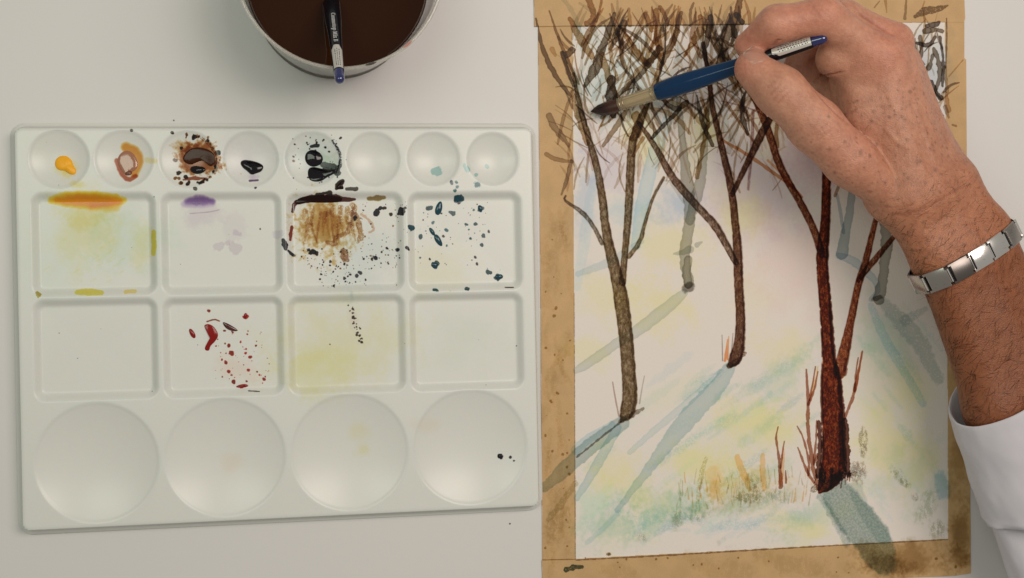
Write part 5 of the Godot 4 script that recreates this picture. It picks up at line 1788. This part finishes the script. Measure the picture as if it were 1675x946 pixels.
# ---- the sleeve ---------------------------------------------------------
func build_sleeve() -> void:
	var c0 := hand_spot(1676, 650, 70)
	var c1 := hand_spot(1752, 900, 64)
	var ax := (c1 - c0).normalized()
	var sd := ax.cross(Vector3.UP).normalized()
	if sd.x < 0:
		sd = -sd
	var up := sd.cross(ax).normalized()
	if up.y < 0:
		up = -up
	var prof := [[60.0, -4.0], [30.0, -3.2], [10.0, -2.6], [2.0, -2.2], [-0.6, -1.2], [-0.9, -0.4], [0.0, 0.4], [2.0, 0.8], [6.0, 0.9]]
	for k in 17:
		prof.append([9.0 + k * 4.0, 1.0 + 0.4 * sin(k * 0.7)])
	prof.append_array([[76.5, 1.4], [78.0, 0.6], [78.2, -0.8], [77.0, -2.6], [75.0, -4.5], [76.0, -6.5]])
	for k in 22:
		prof.append([79.0 + k * 4.5, -4.0 - 0.02 * k])
	var rows := []
	var seg := 120
	for i in prof.size():
		var row := []
		for k in seg:
			var t := TAU * k / seg
			var s: float = prof[i][0]
			var off: float = prof[i][1]
			var ra := 57.0 - 0.03 * s
			var rb := 41.0
			var q := Vector3(cos(t) * 4.0, sin(t) * 4.0, s * 0.05)
			var fold := noise_a.get_noise_3d(q.x * 9.0, q.y * 9.0, q.z * 10.0) * 2.4 + noise_a.get_noise_3d(q.x * 3.0 + 40.0, q.y * 3.0, q.z * 5.0) * 3.0
			if s > 77.9 or (i > 26 and s > 74.0):
				fold += 7.0 * noise_a.get_noise_3d(q.x * 7.0 + 90.0, q.y * 7.0, q.z * 2.0) - 3.0 * exp(-pow(wrapf(t - 2.55, -PI, PI) / 0.16, 2.0)) * 2.2
			var tip_back := sin(t) * 8.0
			var p := c0 + ax * ((s + tip_back - 18.0 * (1.0 + cos(t)) * clampf(1.0 - s / 60.0, 0.0, 1.0)) * MM) + sd * (cos(t) * (ra + off + fold * 0.5) * MM) + up * (sin(t) * (rb + off + fold * 0.5) * MM)
			row.append(p - person_at)
		rows.append(row)
	var m := mat(seen(158, 148, 142), 0.85, 0.3)
	m.rim_enabled = true
	m.rim = 0.25
	relief(m, 0.12, 30.0, 0.012, 14, 2)
	var o := obj("sleeve", skin(rows, true, true), m, person_root)
	o.set_meta("label", "white sleeve with a turned back cuff")

# ---- the bracelet -------------------------------------------------------
func build_bracelet() -> void:
	var mid := hand_spot(1585, 414, 80)
	var ax := (hand_spot(1680, 645, 76) - hand_spot(1519, 320, 82)).normalized()
	# across the wrist, square to the arm, and the way up out of it
	var sd := ax.cross(Vector3.UP).normalized()
	if sd.x < 0:
		sd = -sd
	var up := sd.cross(ax).normalized()
	if up.y < 0:
		up = -up
	var root := thing("bracelet", "shiny steel link bracelet round the wrist", "bracelet", mid)
	var steel := mat(Color(0.90, 0.88, 0.86), 0.22, 0.5)  # one steel in three tones: bright and dark reflections put into the colour
	steel.metallic = 1.0
	var dark_reflect_steel := mat(Color(0.20, 0.18, 0.17), 0.34, 0.5)
	dark_reflect_steel.metallic = 1.0
	var mid_reflect_steel := mat(Color(0.42, 0.39, 0.37), 0.26, 0.5)
	mid_reflect_steel.metallic = 1.0
	var dull := mat(Color(0.05, 0.045, 0.045), 0.4, 0.5)
	dull.metallic = 1.0
	# the loop follows the skin: cast rays inward all round
	var loop := []
	var n := 240
	for k in n:
		var t := TAU * k / n
		var d := sd * cos(t) + up * sin(t)
		var hit := arm_hit(mid + d * 0.075, -d, 0.1)
		loop.append(hit - mid)
	for pass_ in 14:
		var s := []
		for k in n:
			s.append((loop[(k + n - 1) % n] + loop[k] * 2.0 + loop[(k + 1) % n]) * 0.25)
		loop = s
	for k in n:
		var d: Vector3 = loop[k].normalized()
		loop[k] = loop[k] + d * 0.0012 + (-sd * 0.0008)
	var lens := [0.0]
	for k in n:
		lens.append(lens[-1] + loop[k].distance_to(loop[(k + 1) % n]))
	var total: float = lens[-1]
	var count := 13
	var pitch := total / count
	var at_len := func(l: float) -> Vector3:
		l = fposmod(l, total)
		var lo := 0
		var hi := n
		while hi - lo > 1:
			var md := (lo + hi) >> 1
			if lens[md] <= l:
				lo = md
			else:
				hi = md
		var f: float = (l - lens[lo]) / maxf(lens[lo + 1] - lens[lo], 1e-6)
		return loop[lo].lerp(loop[(lo + 1) % n], f)
	for i in count:
		var c := pitch * (i + 0.18)
		# plate with two rails that reach over the next plate's tongue, over a dark carrier
		var hl := pitch * 0.5 * 1000.0
		var hw := 7.4
		var plate := PackedVector2Array([Vector2(-hl + 1.7, -hw + 2.4), Vector2(-hl + 2.8, -hw + 2.4), Vector2(-hl + 2.8, -hw), Vector2(hl + 1.4, -hw), Vector2(hl + 1.4, -hw + 1.9), Vector2(hl - 0.5, -hw + 1.9), Vector2(hl - 0.5, hw - 1.9), Vector2(hl + 1.4, hw - 1.9), Vector2(hl + 1.4, hw), Vector2(-hl + 2.8, hw), Vector2(-hl + 2.8, hw - 2.4), Vector2(-hl + 1.7, hw - 2.4)])
		var link := obj("link", link_mesh(plate, c, at_len, ax, 0.6, 2.3), [steel, dark_reflect_steel, mid_reflect_steel, dark_reflect_steel, steel, mid_reflect_steel][(i * 5 + i / 3) % 6], root)
		var bar := PackedVector2Array([Vector2(-hl + 0.5, -hw + 2.3), Vector2(-hl + 1.5, -hw + 2.3), Vector2(-hl + 1.5, hw - 2.3), Vector2(-hl + 0.5, hw - 2.3)])
		obj("link_bar", link_mesh(bar, c, at_len, ax, 0.5, 2.1), steel, link)
		var under := PackedVector2Array([Vector2(-hl - 0.2, -hw + 0.9), Vector2(hl + 0.2, -hw + 0.9), Vector2(hl + 0.2, hw - 0.9), Vector2(-hl - 0.2, hw - 0.9)])
		obj("carrier", link_mesh(under, c, at_len, ax, 0.0, 1.1), dull, link)

# a flat piece of a link (x along the loop, y along the arm, in mm), chamfered, laid on the loop at length c; links stay rigid
func link_mesh(poly: PackedVector2Array, c: float, at_len: Callable, ax: Vector3, y0: float, y1: float) -> ArrayMesh:
	var p: Vector3 = at_len.call(c)
	var tan_: Vector3 = (at_len.call(c + 0.004) - at_len.call(c - 0.004)).normalized()
	var out := ax.cross(tan_).normalized()
	if out.dot(p) < 0:
		out = -out
	var inner := Geometry2D.offset_polygon(poly, -0.35, Geometry2D.JOIN_MITER)
	var topp: PackedVector2Array = inner[0] if inner.size() and inner[0].size() == poly.size() else poly
	var st := SurfaceTool.new()
	st.begin(Mesh.PRIMITIVE_TRIANGLES)
	st.set_smooth_group(-1)
	var put3 := func(q: Vector2, h: float, nrm: Vector3, cushion: bool) -> void:
		# plates are slightly domed along the loop and across it
		var sag := q.x * q.x * 0.008
		st.set_normal((out + ax * (q.y * 0.05) + tan_ * (q.x * 0.02)).normalized() if cushion else nrm)
		st.add_vertex(p + (tan_ * q.x + ax * q.y + out * (h - sag)) * MM)
	var face := func(a: Array, b: Array, d: Array) -> void:
		var va: Vector3 = p + (tan_ * a[0].x + ax * a[0].y + out * a[1]) * MM
		var vb: Vector3 = p + (tan_ * b[0].x + ax * b[0].y + out * b[1]) * MM
		var vd: Vector3 = p + (tan_ * d[0].x + ax * d[0].y + out * d[1]) * MM
		var mid := (va + vb + vd) / 3.0
		var want: Vector3 = a[2]
		if (vd - va).cross(vb - va).dot(want) < 0:
			var t := b
			b = d
			d = t
		var n_: Vector3 = ((p + (tan_ * d[0].x + ax * d[0].y + out * d[1]) * MM) - va).cross((p + (tan_ * b[0].x + ax * b[0].y + out * b[1]) * MM) - va).normalized()
		var cushion: bool = want.dot(out) > 0.99
		for e in [a, b, d]:
			put3.call(e[0], e[1], n_, cushion)
	var tri := Geometry2D.triangulate_polygon(topp)
	for i in range(0, tri.size(), 3):
		face.call([topp[tri[i]], y1, out], [topp[tri[i + 1]], y1, out], [topp[tri[i + 2]], y1, out])
	# which vertex of the inset ring matches which of the outer one: nearest
	var match_ := []
	for q in poly:
		var best := 0
		for k in topp.size():
			if topp[k].distance_squared_to(q) < topp[best].distance_squared_to(q):
				best = k
		match_.append(topp[best])
	var cw := Geometry2D.is_polygon_clockwise(poly)
	for i in poly.size():
		var a := poly[i]
		var b := poly[(i + 1) % poly.size()]
		var e := (b - a).normalized()
		var nn := Vector2(e.y, -e.x) * (-1.0 if cw else 1.0)
		var w := tan_ * nn.x + ax * nn.y
		var ta: Vector2 = match_[i]
		var tb: Vector2 = match_[(i + 1) % poly.size()]
		var wc := (w + out).normalized()
		face.call([a, y1 - 0.35, wc], [b, y1 - 0.35, wc], [ta, y1, wc])
		face.call([b, y1 - 0.35, wc], [tb, y1, wc], [ta, y1, wc])
		face.call([a, y0, w], [b, y0, w], [a, y1 - 0.35, w])
		face.call([b, y0, w], [b, y1 - 0.35, w], [a, y1 - 0.35, w])
	return st.commit()
